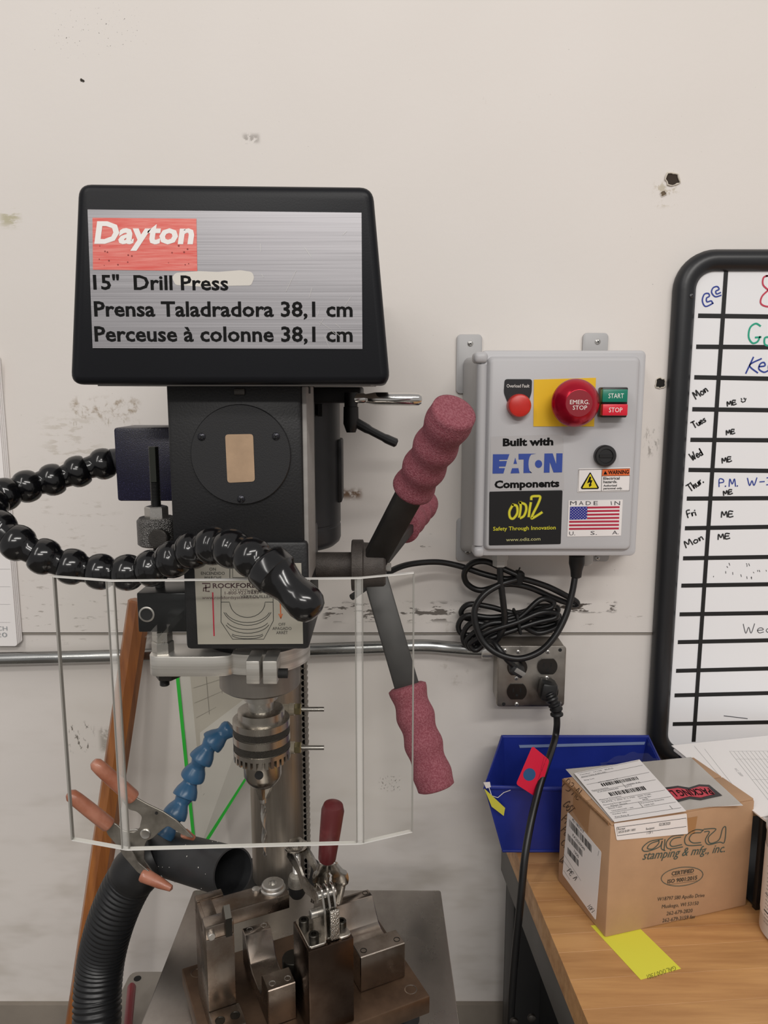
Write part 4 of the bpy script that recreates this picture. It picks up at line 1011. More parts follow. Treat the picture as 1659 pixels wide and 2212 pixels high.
def chain(t, pts, me, m_, flip=False):
    me.materials.append(m_)
    for a, b in zip(pts, pts[1:]):
        if flip: a, b = b, a
        d = (b - a); o = bpy.data.objects.new('hose_segment', me); COL.objects.link(o); o.parent = t
        x, y, z = frame_of(d); M = Matrix((x, y, z)).transposed().to_4x4(); M.translation = a - wl(t)
        o.matrix_local = M
chain(t, sp_[:-2], segmesh(RB, SEG * 1.03), GLOSSBLACK, flip=True)
e0, e1 = sp_[-3], cp[-1]; d = (e1 - e0).normalized()
bm = NB(); lathe(bm, e0 - d * .004, d, [(0, .0168), (.002, .0188), (.004, .0194), (.015, .0192), (.0160, .0176), (.022, .0160), (.031, .0138), (.039, .0147), (.047, .0154), (.054, .0142), (.059, .0108), (.0612, .0066), (.062, 0)], 36); mk('nozzle', bm, GLOSSBLACK, t, ang=50)

# ================================================================== blue coolant hose
t = thing('coolant_hose', 'blue jointed plastic coolant hose behind the shield beside the chuck', 'coolant hose', at(375, 1790, -.42))
bp = catmull([at(350, 1803, -.43), at(375, 1765, -.42), at(398, 1722, -.41), at(414, 1683, -.40), at(428, 1652, -.40), at(446, 1618, -.395), at(472, 1590, -.39), at(504, 1570, -.385), at(528, 1562, -.382)], 8)
BS = .0240
chain(t, resample(bp, BS), segmesh(.0148, BS, [(-.05, .62), (0, .99), (.04, 1.0), (.16, .98), (.40, .86), (.62, .66), (.72, .60), (.85, .66), (1.0, .74), (1.15, .72), (1.28, .55)]), mat('blue_plastic', '#2c587c', .3, var=.12, vscale=(30, 30, 30)))

# ================================================================== vacuum hose with rigid nozzle pipe
t = thing('vacuum_hose', 'black corrugated vacuum hose with an open rigid pipe nozzle', 'vacuum hose', at(215, 2212, -.42))
o0 = at(504, 1884, -.500); b0 = at(352, 1842, -.405); d = (o0 - b0).normalized(); ln = (o0 - b0).length; PR = .0262
bm = NB(); lathe(bm, b0, d, [(.0, PR - .004), (0, PR), (ln, PR), (ln, PR - .002), (.004, PR - .002), (.003, 0)], 56, cap0=True, cap1=False); mk('nozzle_pipe', bm, mat('pipe_black', '#27282a', .5, var=.2, vscale=(30, 30, 30)), t)
bm = NB(); rr = random.Random(11); x, y, z = frame_of(d)
for _ in range(46):
    s_ = rr.uniform(.02, ln - .004); an = rr.uniform(0, 6.28); n_ = x * math.cos(an) + y * math.sin(an); p = b0 + d * s_ + n_ * (PR + .0003); q_ = d.cross(n_)
    sz = rr.uniform(.0004, .0012); box(bm, p, (sz * rr.uniform(1, 2.2), sz, .0004), Matrix((q_, n_.cross(q_), n_)).transposed())
mk('metal_chips', bm, mat('chip_white', '#cfcbc4', .5), t, smooth=False, kind='stuff')
hp = catmull([at(338, 1846, -.42), at(305, 1868, -.425), at(270, 1920, -.425), at(240, 1990, -.425), at(220, 2065, -.42), at(211, 2140, -.43), at(208, 2220, -.445), at(188, 2310, -.445), at(130, 2400, -.44), at(40, 2480, -.43)], 10)
bm = NB(); tube(bm, resample(hp, .006)[:9], [.0262, .0285, .0285, .0285, .0285, .0298, .0298, .0285, .028], 36); mk('hose_cuff', bm, RUBBER, t, ang=50)
hs = resample(hp, .00165)[24:]
bm = NB(); tube(bm, hs, [.0288 if i % 4 < 2 else .0270 for i in range(len(hs))], 32); mk('corrugated_hose', bm, mat('hose_black', '#17181a', .38), t, ang=70)

# ================================================================== spring clamp
t = thing('spring_clamp', 'steel spring clamp with orange vinyl grips holding the black pipe', 'spring clamp', at(320, 1880, -.47))
CLS = mat('clamp_steel', '#98938b', .42, .9, var=.2, vscale=(60, 60, 60), rvar=.1)
OR = mat('orange_vinyl', '#96583f', .4, var=.15, vscale=(40, 40, 40), hex2='#b47a64', coat=.2)
KY = -.474
def zc(x, y): return (80 + x / 3.19, 1500 + y / 3.19)
K = wallfr(KY)
def cplate(nm, poly, y0, th, rnd=.003):
    f = wallfr(y0); pts = roundpoly([f.uv(*zc(*p)) for p in poly], rnd); bm = NB()
    prism(bm, [f.p(a, b, 0) for a, b in pts], f.N * th); bevel_all(bm, .0004, 1); return mk(nm, bm, CLS, t)
cplate('upper_jaw', [(585, 722), (660, 690), (760, 748), (870, 800), (965, 862), (1085, 985), (1020, 970), (905, 898), (855, 935), (800, 985), (760, 1002), (712, 965), (712, 900), (728, 835), (690, 800), (640, 790)], KY, .0022)
cplate('lower_jaw', [(470, 895), (540, 880), (600, 935), (680, 945), (720, 900), (785, 960), (745, 1030), (740, 1130), (800, 1215), (900, 1300), (840, 1290), (720, 1240), (650, 1150), (560, 1040), (490, 960)], KY + .004, .0022)
cplate('lower_jaw_side', [(560, 1040), (650, 1060), (700, 1150), (790, 1225), (760, 1250), (700, 1225), (600, 1110)], KY - .004, .002)
for (p0, p1, r0) in (((668, 716), (385, 462), .0078), ((500, 905), (215, 678), .0078)):
    a = at(*zc(*p0), KY); b = at(*zc(*p1), KY - .01); L__ = (b - a).length; bm = NB()
    lathe(bm, a, b - a, [(0, r0 * .9), (.002, r0 * 1.05), (L__ * .5, r0 * 1.05), (L__ * .8, r0), (L__ * .93, r0 * .9), (L__ * .99, r0 * .55), (L__, 0)], 20); mk('vinyl_grip', bm, OR, t)
bm = NB(); a = at(*zc(725, 1240), KY - .004); b = at(*zc(935, 1342), KY - .012); L__ = (b - a).length; lathe(bm, a, b - a, [(0, .0072), (.002, .0080), (L__ * .6, .0060), (L__ * .95, .0035), (L__, 0)], 18); mk('jaw_tip', bm, OR, t)
bm = NB(); a = at(*zc(1010, 955), KY + .002); b = at(*zc(1080, 990), KY + .008); L__ = (b - a).length; lathe(bm, a, b - a, [(0, .0050), (.002, .0055), (L__, .003)], 16); mk('jaw_tip', bm, OR, t)
bm = NB(); c0 = at(*zc(752, 952), KY); lathe(bm, c0 + V3((0, .006, 0)), (0, -1, 0), [(0, .0062), (.0092, .0062), (.0100, .0052), (.0094, .003), (.0094, 0)], 28); mk('rivet', bm, STEEL, t)
bm = NB(); tube(bm, catmull([at(*zc(x_, y_), KY + .003) for x_, y_ in ((640, 935), (680, 930), (720, 940), (752, 925), (775, 955), (750, 985), (728, 960))], 6), .0012, 8); mk('spring', bm, STEEL, t)
bm = NB(); q = at(*zc(823, 818), KY - .0024); lathe(bm, q, (0, -1, 0), [(0, .0018), (.0003, .0018)], 12); mk('plate_hole', bm, MATBLACK, t)

# ================================================================== wooden pole and document sleeve behind the press
a = at(150, 2330, -.13); b = at(302, 1300, -.045)
t = None; bm = NB(); lathe(bm, a - (b - a) * .9, b - a, [(0, .0205), ((b - a).length * 1.9, .0195), ((b - a).length * 1.9 + .003, .016)], 8, hint=(0, 1, .3))
wp = mk('wooden_pole', bm, mat('orange_wood', '#a5662f', .42, var=.3, vscale=(60, 60, 4), hex2='#7a4520', rvar=.1, bump=.15, bscale=60, coat=.15), None, ang=10)
tag(wp, 'orange-brown eight-sided wooden pole leaning against the wall behind the shield', 'wooden pole')
t = thing('document_sleeve', 'clear document sleeve with bright green edges hanging on wall behind the chuck', 'document sleeve', at(420, 1840, -.05))
TLc, BLc, BRc, TRc = at(377, 1425, -.060), at(421, 1862, -.085), at(590, 1590, -.030), at(590, 1400, -.030)
def q3(u_, v_): return (TLc.lerp(TRc, u_)).lerp(BLc.lerp(BRc, u_), v_)
def sheet(nm, u0, u1, v0, v1, off, m_, th=.0006):
    bm = NB(); nrm = (TRc - TLc).cross(BLc - TLc).normalized()
    if nrm.y > 0: nrm = -nrm
    prism(bm, [q3(u0, v0) + nrm * off, q3(u1, v0) + nrm * off, q3(u1, v1) + nrm * off, q3(u0, v1) + nrm * off], nrm * th); return mk(nm, bm, m_, t, smooth=False), nrm
sheet('sleeve', 0, 1, 0, 1, 0, mat('sleeve_white', '#cfcbc2', .35), .0006)
pp, nrm = sheet('paper', .14, 1, .04, .86, .0008, mat('aged_paper', '#bdb7aa', .8, var=.05, vscale=(8, 8, 8)))
GRN = mat('green_edge', '#2bbf3a', .45)
sheet('green_edge', -.004, .030, 0, 1.0, .0010, GRN, .0012); sheet('green_edge', 0, 1, .972, 1.0, .0010, GRN, .0012)
bm = NB()
def line3(u0, v0, u1, v1, w_=.0006):
    a_, b_ = q3(u0, v0) + nrm * .0018, q3(u1, v1) + nrm * .0018; s_ = (b_ - a_).cross(nrm).normalized() * w_ / 2
    bm.faces.new([bm.verts.new(p) for p in (a_ + s_, b_ + s_, b_ - s_, a_ - s_)])
for v_ in (.16, .24, .32, .5, .62, .74): line3(.16, v_, .98, v_)
for u_ in (.3, .45): line3(u_, .1, u_, .34, .0008)
mk('ruled_line', bm, mat('pencil_grey', '#8c877d', .8), pp, smooth=False)
# ================================================================== drilling jig on the table
JA = R(25); JU = V3((math.cos(JA), math.sin(JA), 0)); JV = V3((-math.sin(JA), math.cos(JA), 0)); JO = V3((-.029, -.607, 0)); BZ = .888
JM = Matrix((JU, JV, V3((0, 0, 1)))).transposed()
def J(u_, v_, z_): return JO + JU * u_ + JV * v_ + V3((0, 0, z_))
def jbox(bm, u0, u1, v0, v1, z0, z1, bev=.001): box(bm, J((u0 + u1) / 2, (v0 + v1) / 2, (z0 + z1) / 2), (u1 - u0, v1 - v0, z1 - z0), JM, bev)
def jprof(bm, pts, u0, u1): prism(bm, [J(u0, v_, z_) for v_, z_ in pts], JU * (u1 - u0))
t = thing('drilling_jig', 'oily brown steel drilling jig with two cradle blocks on the drill table', 'drilling jig', J(-.03, .07, TZ))
TS = mat('tool_steel', '#9c938a', .27, 1.0, var=.3, vscale=(22, 22, 22), hex2='#66574a', rvar=.12, detail=7)
TSD = mat('tool_steel_brown', '#54453a', .36, .9, var=.3, vscale=(18, 18, 18), hex2='#7c6552', rvar=.1, detail=7)
SCK = mat('socket_screw', '#35332f', .35, .9)
bm = NB(); jbox(bm, -.1405, .082, -.004, .1414, BZ - .020, BZ, .0015); bp_ = mk('base_plate', bm, TSD, t)
for (u_, v_) in ((-.125, .125), (.066, .012), (.066, .125), (-.125, .012)):
    bm = NB(); lathe(bm, J(u_, v_, TZ), (0, 0, 1), [(0, .011), (.0145, .011)], 24); mk('foot', bm, MATBLACK, t)
for (u_, v_) in ((.068, .012), (-.127, .128)):
    bm = NB(); lathe(bm, J(u_, v_, BZ - .001), (0, 0, 1), [(0, .0066), (.0012, .0066), (.0013, .0056), (.0009, .0054), (.0009, 0)], 28); mk('dowel', bm, TS, bp_)
bm = NB(); jbox(bm, -.131, -.104, .048, .100, BZ, .984, .001); jbox(bm, -.131, -.104, .048, .064, .984, .998, .001); jbox(bm, -.131, -.104, .090, .100, .984, .998, .001)
mk('post', bm, TS, t)
bm = NB(); jbox(bm, -.1315, -.1015, .021, .048, BZ, .908, .001); ft = mk('post_foot', bm, TS, t)
for u_ in (-.1235, -.109):
    bm = NB(); lathe(bm, J(u_, .034, .9075), (0, 0, 1), [(0, .0048), (.0009, .0048), (.0009, .0041), (.0006, .0038), (.0006, 0)], 24); mk('screw', bm, SCK, ft)
bm = NB(); a = J(-.1262, .0475, .990); lathe(bm, a, -JV, [(-.004, .0034), (.004, .0034), (.0045, .003), (.0045, 0)], 20); mk('pin', bm, STEEL, t)
bm = NB(); jbox(bm, -.131, -.0435, .0635, .0895, .981, .9965, .0008); arm = mk('swing_arm', bm, TS, t)
bm = NB(); lathe(bm, J(-.056, .0785, .9962), (0, 0, 1), [(0, .0128), (.0018, .0128), (.0022, .0118), (.003, .0112), (.0062, .0112), (.0072, .0100), (.0072, .0045), (.003, .0042), (.003, 0)], 40); bu = mk('drill_bushing', bm, STEEL, arm)
bm = NB(); lathe(bm, J(-.0725, .0825, .9962), (0, 0, 1), [(0, .0042), (.003, .0042), (.0035, .003), (.0035, 0)], 20); mk('screw', bm, STEEL, arm)
bm = NB(); jprof(bm, [(.045, .984), (.045, 1.003), (.053, 1.012), (.060, 1.003), (.060, .984)], -.1125, -.1065); mk('locating_blade', bm, SCK, t)
bm = NB(); jbox(bm, -.128, -.1165, .064, .090, .984, .9972, .0004); mk('inlay', bm, TS, t)
VB = [(0, BZ), (0, .928), (.0225, .928), (.0225, .910), (.0290, .903), (.058, .903), (.0665, .9065), (.084, .928), (.096, .928), (.096, BZ)]
for nm, u0, u1, v0 in (('right', .0195, .0705, .030), ('left', -.0785, -.0500, .027)):
    bm = NB(); jprof(bm, [(v_ + v0, z_) for v_, z_ in VB], u0, u1); bevel_all(bm, .0008, 1)
    vb_ = mk('cradle_block', bm, TS, t, label='steel cradle block at the post' if nm == 'left' else 'steel cradle block behind the toggle clamp post')
    for (u_, v_) in ((u0 + .007, v0 + .008), (u1 - .006, v0 + .008), (u0 + .007, v0 + .091), (u1 - .006, v0 + .091)):
        bm = NB(); lathe(bm, J(u_, v_, .9277), (0, 0, 1), [(0, .0034), (.0006, .0034), (.0006, .0028), (.0002, .0026), (.0002, 0)], 20); mk('screw', bm, STEEL if nm == 'left' else SCK, vb_)
bm = NB(); jbox(bm, -.046, 0, 0, .046, BZ, .979, .0012); mk('clamp_post', bm, mat('post_steel', '#5b4e45', .28, 1.0, var=.3, vscale=(16, 16, 16), hex2='#35281f', rvar=.1), t)
bm = NB(); lathe(bm, J(-.040, .066, BZ), (0, 0, 1), [(0, .0115), (.034, .0115), (.035, .0108), (.035, 0)], 36); mk('rest_button', bm, SCK, t)

# ================================================================== toggle clamp on the jig post
t = thing('toggle_clamp', 'chrome vertical toggle clamp with red vinyl handle bolted on the jig post', 'toggle clamp', J(-.023, .023, .979))
TC = mat('clamp_plating', '#b3aea6', .25, 1.0, var=.18, vscale=(60, 60, 60), rvar=.12)
PZ = .979
bm = NB(); pts = roundpoly([(-.0445, .0015), (-.0275, .0015), (-.0255, .006), (-.0150, .006), (-.0130, .0015), (-.0015, .0015), (-.0015, .0445), (-.0445, .0445)], .004)
prism(bm, [J(u_, v_, PZ) for u_, v_ in pts], (0, 0, .0028)); bevel_all(bm, .0006, 1); mk('clamp_base', bm, TC, t)
for (u_, v_) in ((-.0370, .0100), (-.0390, .0330), (-.0065, .0160), (-.0085, .0350)):
    bm = NB(); lathe(bm, J(u_, v_, PZ + .0028), (0, 0, 1), [(0, .0050), (.0058, .0050), (.0064, .0045), (.0064, .0026), (.0036, .0026), (.0036, 0)], 24); mk('socket_screw', bm, SCK, t)
# upright side plates of the clamp (each plate its own piece)
up = roundpoly([(.004, PZ), (.040, PZ), (.036, PZ + .022), (.026, PZ + .048), (.016, PZ + .050), (.007, PZ + .030)], .005)
for u_ in (-.0262, -.0205, -.0148):
    bm = NB(); prism(bm, [J(u_ - .0012, v_, z_) for v_, z_ in up], JU * .0024); bevel_all(bm, .0005, 1); mk('side_plate', bm, TC, t)
bm = NB(); jbox(bm, -.0225, -.0130, .0025, .0055, PZ + .001, PZ + .032, .0012); mk('front_strap', bm, mat('strap_knurl', '#a7a29a', .35, 1.0, bump=1.0, bscale=700, btype='VORONOI'), t)
bm = NB(); cyl(bm, J(-.030, .019, PZ + .040), J(-.011, .019, PZ + .040), .0042, n=20, bev=.0006); mk('pivot_pin', bm, STEEL, t)
bm = NB(); cyl(bm, J(-.034, .028, PZ + .016), J(-.008, .028, PZ + .016), .0045, n=20, bev=.0006); mk('pivot_pin', bm, STEEL, t)
# handle with red grip
g0, g1 = at(706, 1858, -.572), at(721, 1732, -.578)
for px0, px1, dy in ((692, 702, .002), (732, 716, 0)):
    pts_ = [at(px0 - 8, 1950, -.568 + dy), at(px0, 1915, -.570 + dy), at(px0 + (2 if px0 < 700 else 2), 1892, -.571 + dy), at(px1, 1868, -.572), at(px1, 1850, -.572)]
    bm = NB(); tube(bm, catmull(pts_, 6), [.0065] * 8 + [.0085] * 6 + [.0065] * 6 + [.004] * 5, 12, flat=.35); mk('handle_fork', bm, TC, t)
bm = NB(); ln = (g1 - g0).length
lathe(bm, g0, g1 - g0, [(0, .0078), (.002, .0088), (ln * .5, .0104), (ln * .86, .0112), (ln * .95, .0095), (ln * .99, .005), (ln, 0)], 24); mk('handle_grip', bm, mat('dark_red_vinyl', '#591b1f', .45, var=.25, vscale=(40, 40, 40), hex2='#8c4a4a', vlo=.5, vhi=.8), t)
# U-bar arm towards the spindle
ta = at(640, 1832, -.535)
for off, w_ in ((-.0085, 0), (.0085, 0)):
    sh = JU * off
    pts_ = [J(-.0205, .026, PZ + .034) + sh * .8, at(676, 1905, -.560) + sh, at(660, 1868, -.548) + sh, ta + sh + V3((0, 0, -.002))]
    cpth = catmull(pts_, 6); bm = NB(); side = JU
    A_ = []
    for i, p in enumerate(cpth):
        tt = (cpth[min(i + 1, len(cpth) - 1)] - cpth[max(i - 1, 0)]).normalized(); nn = tt.cross(JU).normalized(); h = .0075 if i > 4 else .006
        A_.append([bm.verts.new(p + JU * sx * .0011 + nn * sn * h) for sx, sn in ((-1, -1), (1, -1), (1, 1), (-1, 1))])
    for a, b in zip(A_, A_[1:]):
        for k in range(4): bm.faces.new([a[k], a[(k + 1) % 4], b[(k + 1) % 4], b[k]])
    bm.faces.new(A_[0]); bm.faces.new(A_[-1][::-1]); mk('arm_bar', bm, TC, t)
bm = NB(); lathe(bm, ta + V3((0, 0, .001)), (0, 0, 1), [(0, .0120), (.0022, .0122), (.0026, .0115), (.003, .0075), (.0075, .0070), (.008, .006), (.008, 0)], 32); mk('flange_washer', bm, TC, t)
bm = NB(); zz0 = at(640, 1937, -.535).z; hgt = ta.z - zz0; prr = [(0, .0035)]
z_ = .004
while z_ < hgt * .58: prr += [(z_, .0036), (z_ + .0008, .0042)]; z_ += .0016
lathe(bm, ta, (0, 0, -1), prr + [(hgt * .6, .0036)], 18); spn = mk('spindle', bm, ZINC, t)
bm = NB(); lathe(bm, ta + V3((0, 0, -hgt * .50)), (0, 0, -1), [(0, .004), (.003, .0078), (.008, .0092), (.014, .0092)], 28); mk('spindle_nut', bm, mat('grimy_zinc', '#98938a', .5, .7, var=.3, vscale=(200, 200, 200)), spn)
bm = NB(); lathe(bm, ta + V3((0, 0, -hgt * .50 - .0135)), (0, 0, -1), [(0, .0090), (.010, .0086), (.014, .0060), (.0145, 0)], 28); mk('rubber_tip', bm, MATBLACK, spn)

# ================================================================== grey stand with red lever beside the table
SZ = .66
t = thing('steel_stand', 'pale grey steel stand with a red lever beside the drill table', 'stand', (atz(300, 2180, SZ).x, -.55, 0))
p0, p1, p2, p3 = atz(283, 2098, SZ), atz(420, 2098, SZ), atz(400, 2330, SZ), atz(170, 2330, SZ)
bm = NB(); pts = roundpoly([(p3.x, p3.y), (p2.x, p3.y), (p1.x, p0.y), (p0.x, p0.y)], .012)
prism(bm, [(x, y, SZ - .006) for x, y in pts], (0, 0, .006)); bevel_all(bm, .001, 1); tp_ = mk('top_plate', bm, mat('stand_grey', '#98928a', .5, .3, var=.12, vscale=(12, 12, 12)), t)
bm = NB(); q = atz(297, 2114, SZ); lathe(bm, q, (0, 0, 1), [(0, .0052), (.0005, .0052)], 24); mk('bolt_hole', bm, MATBLACK, tp_)
bm = NB(); a = atz(285, 2128, SZ + .028); b = atz(274, 2240, SZ + .03); lathe(bm, b, a - b, [(0, .0055), ((a - b).length - .004, .0058), ((a - b).length, .004), ((a - b).length + .001, 0)], 20)
lv = mk('red_lever', bm, mat('red_vinyl', '#7e1f2c', .35), t)
bm = NB(); cyl(bm, b, (b.x, b.y, SZ - .003), .004, n=16); mk('lever_post', bm, STEEL, t)
bm = NB(); cyl(bm, ((p0.x + p2.x) / 2, (p0.y + p3.y) / 2, 0), ((p0.x + p2.x) / 2, (p0.y + p3.y) / 2, SZ - .004), .03, n=24); mk('stand_post', bm, CASTBLACK, t)

# ================================================================== cords
CORD = mat('cord_black', '#141415', .38, var=.1, vscale=(40, 40, 40))
def cord(t, pl, r, nm='cord', n=8, m_=None, flat=1.0):
    bm = NB(); tube(bm, catmull([at(*p) for p in pl], n), r, 12, flat=flat); return mk(nm, bm, m_ or CORD, t, ang=60)
t = thing('electrical_cord', 'black cord looped and zip-tied between the drill press and grey enclosure', 'cord', at(1000, 1300, -.03))
cord(t, [(760, 1290, -.16), (800, 1262, -.13), (838, 1237, -.10), (880, 1220, -.07), (940, 1214, -.05), (990, 1222, -.045), (1045, 1240, -.05), (1090, 1250, -.055), (1125, 1250, -.06), (1180, 1266, -.06), (1225, 1288, -.055), (1246, 1301, -.05), (1238, 1306, -.045), (1195, 1291, -.045), (1140, 1268, -.05), (1090, 1262, -.05), (1040, 1275, -.045), (1010, 1262, -.045), (1003, 1238, -.05), (1020, 1217, -.055), (1050, 1213, -.06), (1085, 1228, -.06), (1120, 1243, -.065)], .0049)
cord(t, [(1080, 1210, -.070), (1081, 1250, -.072), (1088, 1310, -.070), (1090, 1345, -.066), (1078, 1375, -.062), (1060, 1395, -.055)], .0052)
bm = NB(); c0 = at(1120, 1247, -.060); box(bm, c0, (.016, .020, .022), (0, R(15), 0), .005); zt_ = mk('zip_tie', bm, MATBLACK, t)
bm = NB(); tube(bm, [at(1118, 1240, -.07), at(1123, 1226, -.074)], .0012, 6); tube(bm, [at(1128, 1242, -.07), at(1137, 1250, -.074)], .0012, 6); mk('tie_tail', bm, MATBLACK, zt_)
t = thing('power_cord', 'black power cord hanging in a big loop from the enclosure inlet', 'cord', at(1130, 1424, -.08))
bm = NB(); g0 = at(1246, 1206, -.075); lathe(bm, g0 + V3((0, 0, .004)), (0, 0, -1), [(0, .0125), (.012, .0125), (.024, .0095), (.034, .0085), (.036, .006)], 12); mk('connector', bm, RUBBER, t)
cord(t, [(1243, 1240, -.075), (1236, 1280, -.080), (1222, 1330, -.086), (1198, 1375, -.092), (1165, 1408, -.095), (1120, 1423, -.095), (1075, 1412, -.093), (1043, 1385, -.088), (1028, 1350, -.085), (1026, 1315, -.082), (1045, 1285, -.078), (1078, 1264, -.072), (1115, 1252, -.068)], .0052)
t = thing('coiled_cord', 'bundle of coiled black cord zip-tied above the outlet box', 'cord', at(1110, 1400, -.04))
CO = [(996, 1322, 1205, 1318, 12), (990, 1352, 1208, 1336, 16), (1000, 1374, 1206, 1345, 20), (1008, 1385, 1196, 1306, 14), (1015, 1392, 1203, 1330, 10)]
for i, (xl_, yl_, xr_, yr_, h) in enumerate(CO):
    y0 = -.028 - .008 * i
    lp = [(xl_, yl_, y0), (xl_ + 18, yl_ - h * 1.4, y0 - .004), (1060, (yl_ * .65 + yr_ * .35) - h * .8, y0 - .006), (1115, 1338 + (i - 2) * 5 - h * .3, y0 - .008), (1165, yr_ - h * .9 + 3, y0 - .006), (xr_ - 6, yr_ - h * .6, y0), (xr_, yr_, y0), (xr_ - 8, yr_ + h * .6, y0), (1160, yr_ + h * .8 + 6, y0 + .002), (1115, 1344 + (i - 2) * 6 + h * .3, y0), (1060, (yl_ * .6 + yr_ * .4) + h * 1.2, y0), (xl_ + 14, yl_ + h * 1.2, y0)]
    bm = NB(); tube(bm, catmull([at(*p) for p in lp], 6, closed=True), .0046, 10, closed=True); mk('cord_loop', bm, CORD, t, ang=60)
bm = NB(); c0 = at(1117, 1342, -.052); box(bm, c0, (.005, .040, .036), (0, R(-12), 0), .004); mk('zip_tie', bm, MATBLACK, t)
cord(t, [(1030, 1392, -.05), (1060, 1385, -.075), (1078, 1402, -.088), (1095, 1425, -.090), (1112, 1441, -.086)], .0048, 'plug_lead')
bm = NB(); c0 = at(1116, 1444, -.078); box(bm, c0, (.024, .028, .014), (R(10), R(32), 0), .003); mk('plug', bm, mat('plug_grey', '#2c2c2d', .3), t)
bm = NB(); box(bm, c0 + V3((.003, -.0145, -.001)), (.018, .003, .008), (R(10), R(32), 0), .001); mk('plug_window', bm, mat('clear_plug', '#8d8b88', .2), t)
t = thing('extension_cord', 'thick black cord plugged in the lower right socket, hanging past the bench', 'cord', at(1110, 2200, -.3))
bm = NB(); c0 = at(1183, 1490, -.076); box(bm, c0, (.026, .032, .030), (0, R(8), 0), .005); pg = mk('plug', bm, mat('plug_black', '#1c1c1d', .32), t)
bm = NB(); pth = catmull([at(1187, 1500, -.086), at(1195, 1516, -.092), at(1201, 1530, -.094), at(1203, 1546, -.094)], 6)
tube(bm, pth, [.0105 if i % 4 < 2 else .0082 for i in range(len(pth))], 16); mk('strain_relief', bm, RUBBER, pg)
cord(t, [(1202, 1540, -.094), (1203, 1565, -.095), (1199, 1595, -.10), (1189, 1628, -.145), (1176, 1665, -.19), (1160, 1720, -.215), (1146, 1780, -.240), (1134, 1850, -.262), (1127, 1920, -.275), (1120, 1990, -.28), (1112, 2070, -.28), (1106, 2150, -.28), (1102, 2230, -.28), (1098, 2340, -.27)], .0055)
t = thing('cord_tag', 'bright red cord tag with a round blue sticker on the black cord', 'tag', at(1150, 1715, -.15))
TG = Fr(at(1150, 1668, -.203), (1, .12, 0), (-.12, -1, .12))
RT = mat('tag_red', '#d3123a', .45)
patch(TG, [(1150, 1611), (1190, 1645), (1164, 1726), (1112, 1690)], 0, .0008, 'tag_card', RT, t, rnd=.004)
u, v = TG.uv(1143, 1672); plate(TG, [(u + .0095 * math.cos(k * .2618), v + .0095 * math.sin(k * .2618)) for k in range(24)], .0009, .0002, 'blue_dot', mat('dot_blue', '#23527f', .5), t)
text(TG, 'DO NOT REMOVE', (1161, 1697), (1178, 1637), 4, t, mat('tag_ink', '#5a0f1f', .6), lift=.0012)
text(TG, 'INSPECT CORD BEFORE USE', (1154, 1708), (1184, 1640), 3.5, t, mat('tag_ink', '#5a0f1f', .6), lift=.0012)

# ================================================================== workbench
ZB = .78
BU = V3((.9967, .0812, 0)).normalized(); BV = V3((-.0812, .9967, 0)).normalized()
Lf = atz(1270.5, 2211, ZB); 
def W2(u_, v_, z_): q = Lf + BU * u_ + BV * v_; return V3((q.x, q.y, z_))
BM = Matrix((BU, BV, V3((0, 0, 1)))).transposed()
t = thing('workbench', 'butcher block topped workbench with grey steel frame along the wall', 'workbench', W2(.5, .1, 0))
WOOD = mat('butcher_block', '#cb9a64', .42, var=.25, vscale=(5, 60, 60), hex2='#a8774a', vlo=.35, vhi=.75, rvar=.08, bump=.08, bscale=90, objrand=.07, detail=7)
v0 = -.42
widths = []; rr = random.Random(21)
while v0 < .452:
    w_ = min(rr.choice((.034, .040, .046)), .455 - v0); c0 = W2(.65, v0 + w_ / 2, ZB - .02)
    bm = NB(); box(bm, c0, (1.30, w_ - .0001, .040), BM, .0002, 1); o = mk('stave', bm, WOOD, t, smooth=False); v0 += w_
STG = mat('bench_steel_grey', '#5e5c59', .5, .3)
def bbox_(nm, u0, u1, va, vb_, z0, z1, m_, bev=.002):
    bm = NB(); box(bm, W2((u0 + u1) / 2, (va + vb_) / 2, (z0 + z1) / 2), (u1 - u0, vb_ - va, z1 - z0), BM, bev); return mk(nm, bm, m_, t)
ap = bbox_('side_apron', .004, .008, -.41, .44, ZB - .105, ZB - .040, STG, .001)
bbox_('back_apron', .008, 1.29, .435, .44, ZB - .105, ZB - .040, STG, .001)
for (u_, v_) in ((.010, .37), (.010, -.40), (1.23, .37), (1.23, -.40)): bbox_('leg', u_, u_ + .05, v_, v_ + .05, 0.0, ZB - .04, mat('leg_black', '#19191a', .45))
bbox_('lower_shelf', .012, 1.28, -.40, .43, .12, .15, mat('leg_black', '#19191a', .45))
bbox_('underbench_shade_panel', .012, 1.28, .425, .432, .15, ZB - .04, mat('leg_black', '#19191a', .45), .0005)  # black sheet added to stand for the deep shade under the bench
for (px, py) in ((1110, 2205), (1148, 2197)):
    bm = NB(); lathe(bm, at(px, py, -.30), (0, -1, 0), [(0, .006), (.004, .006), (.006, .003), (.006, 0)], 20); mk('bolt', bm, GUNMETAL, t)

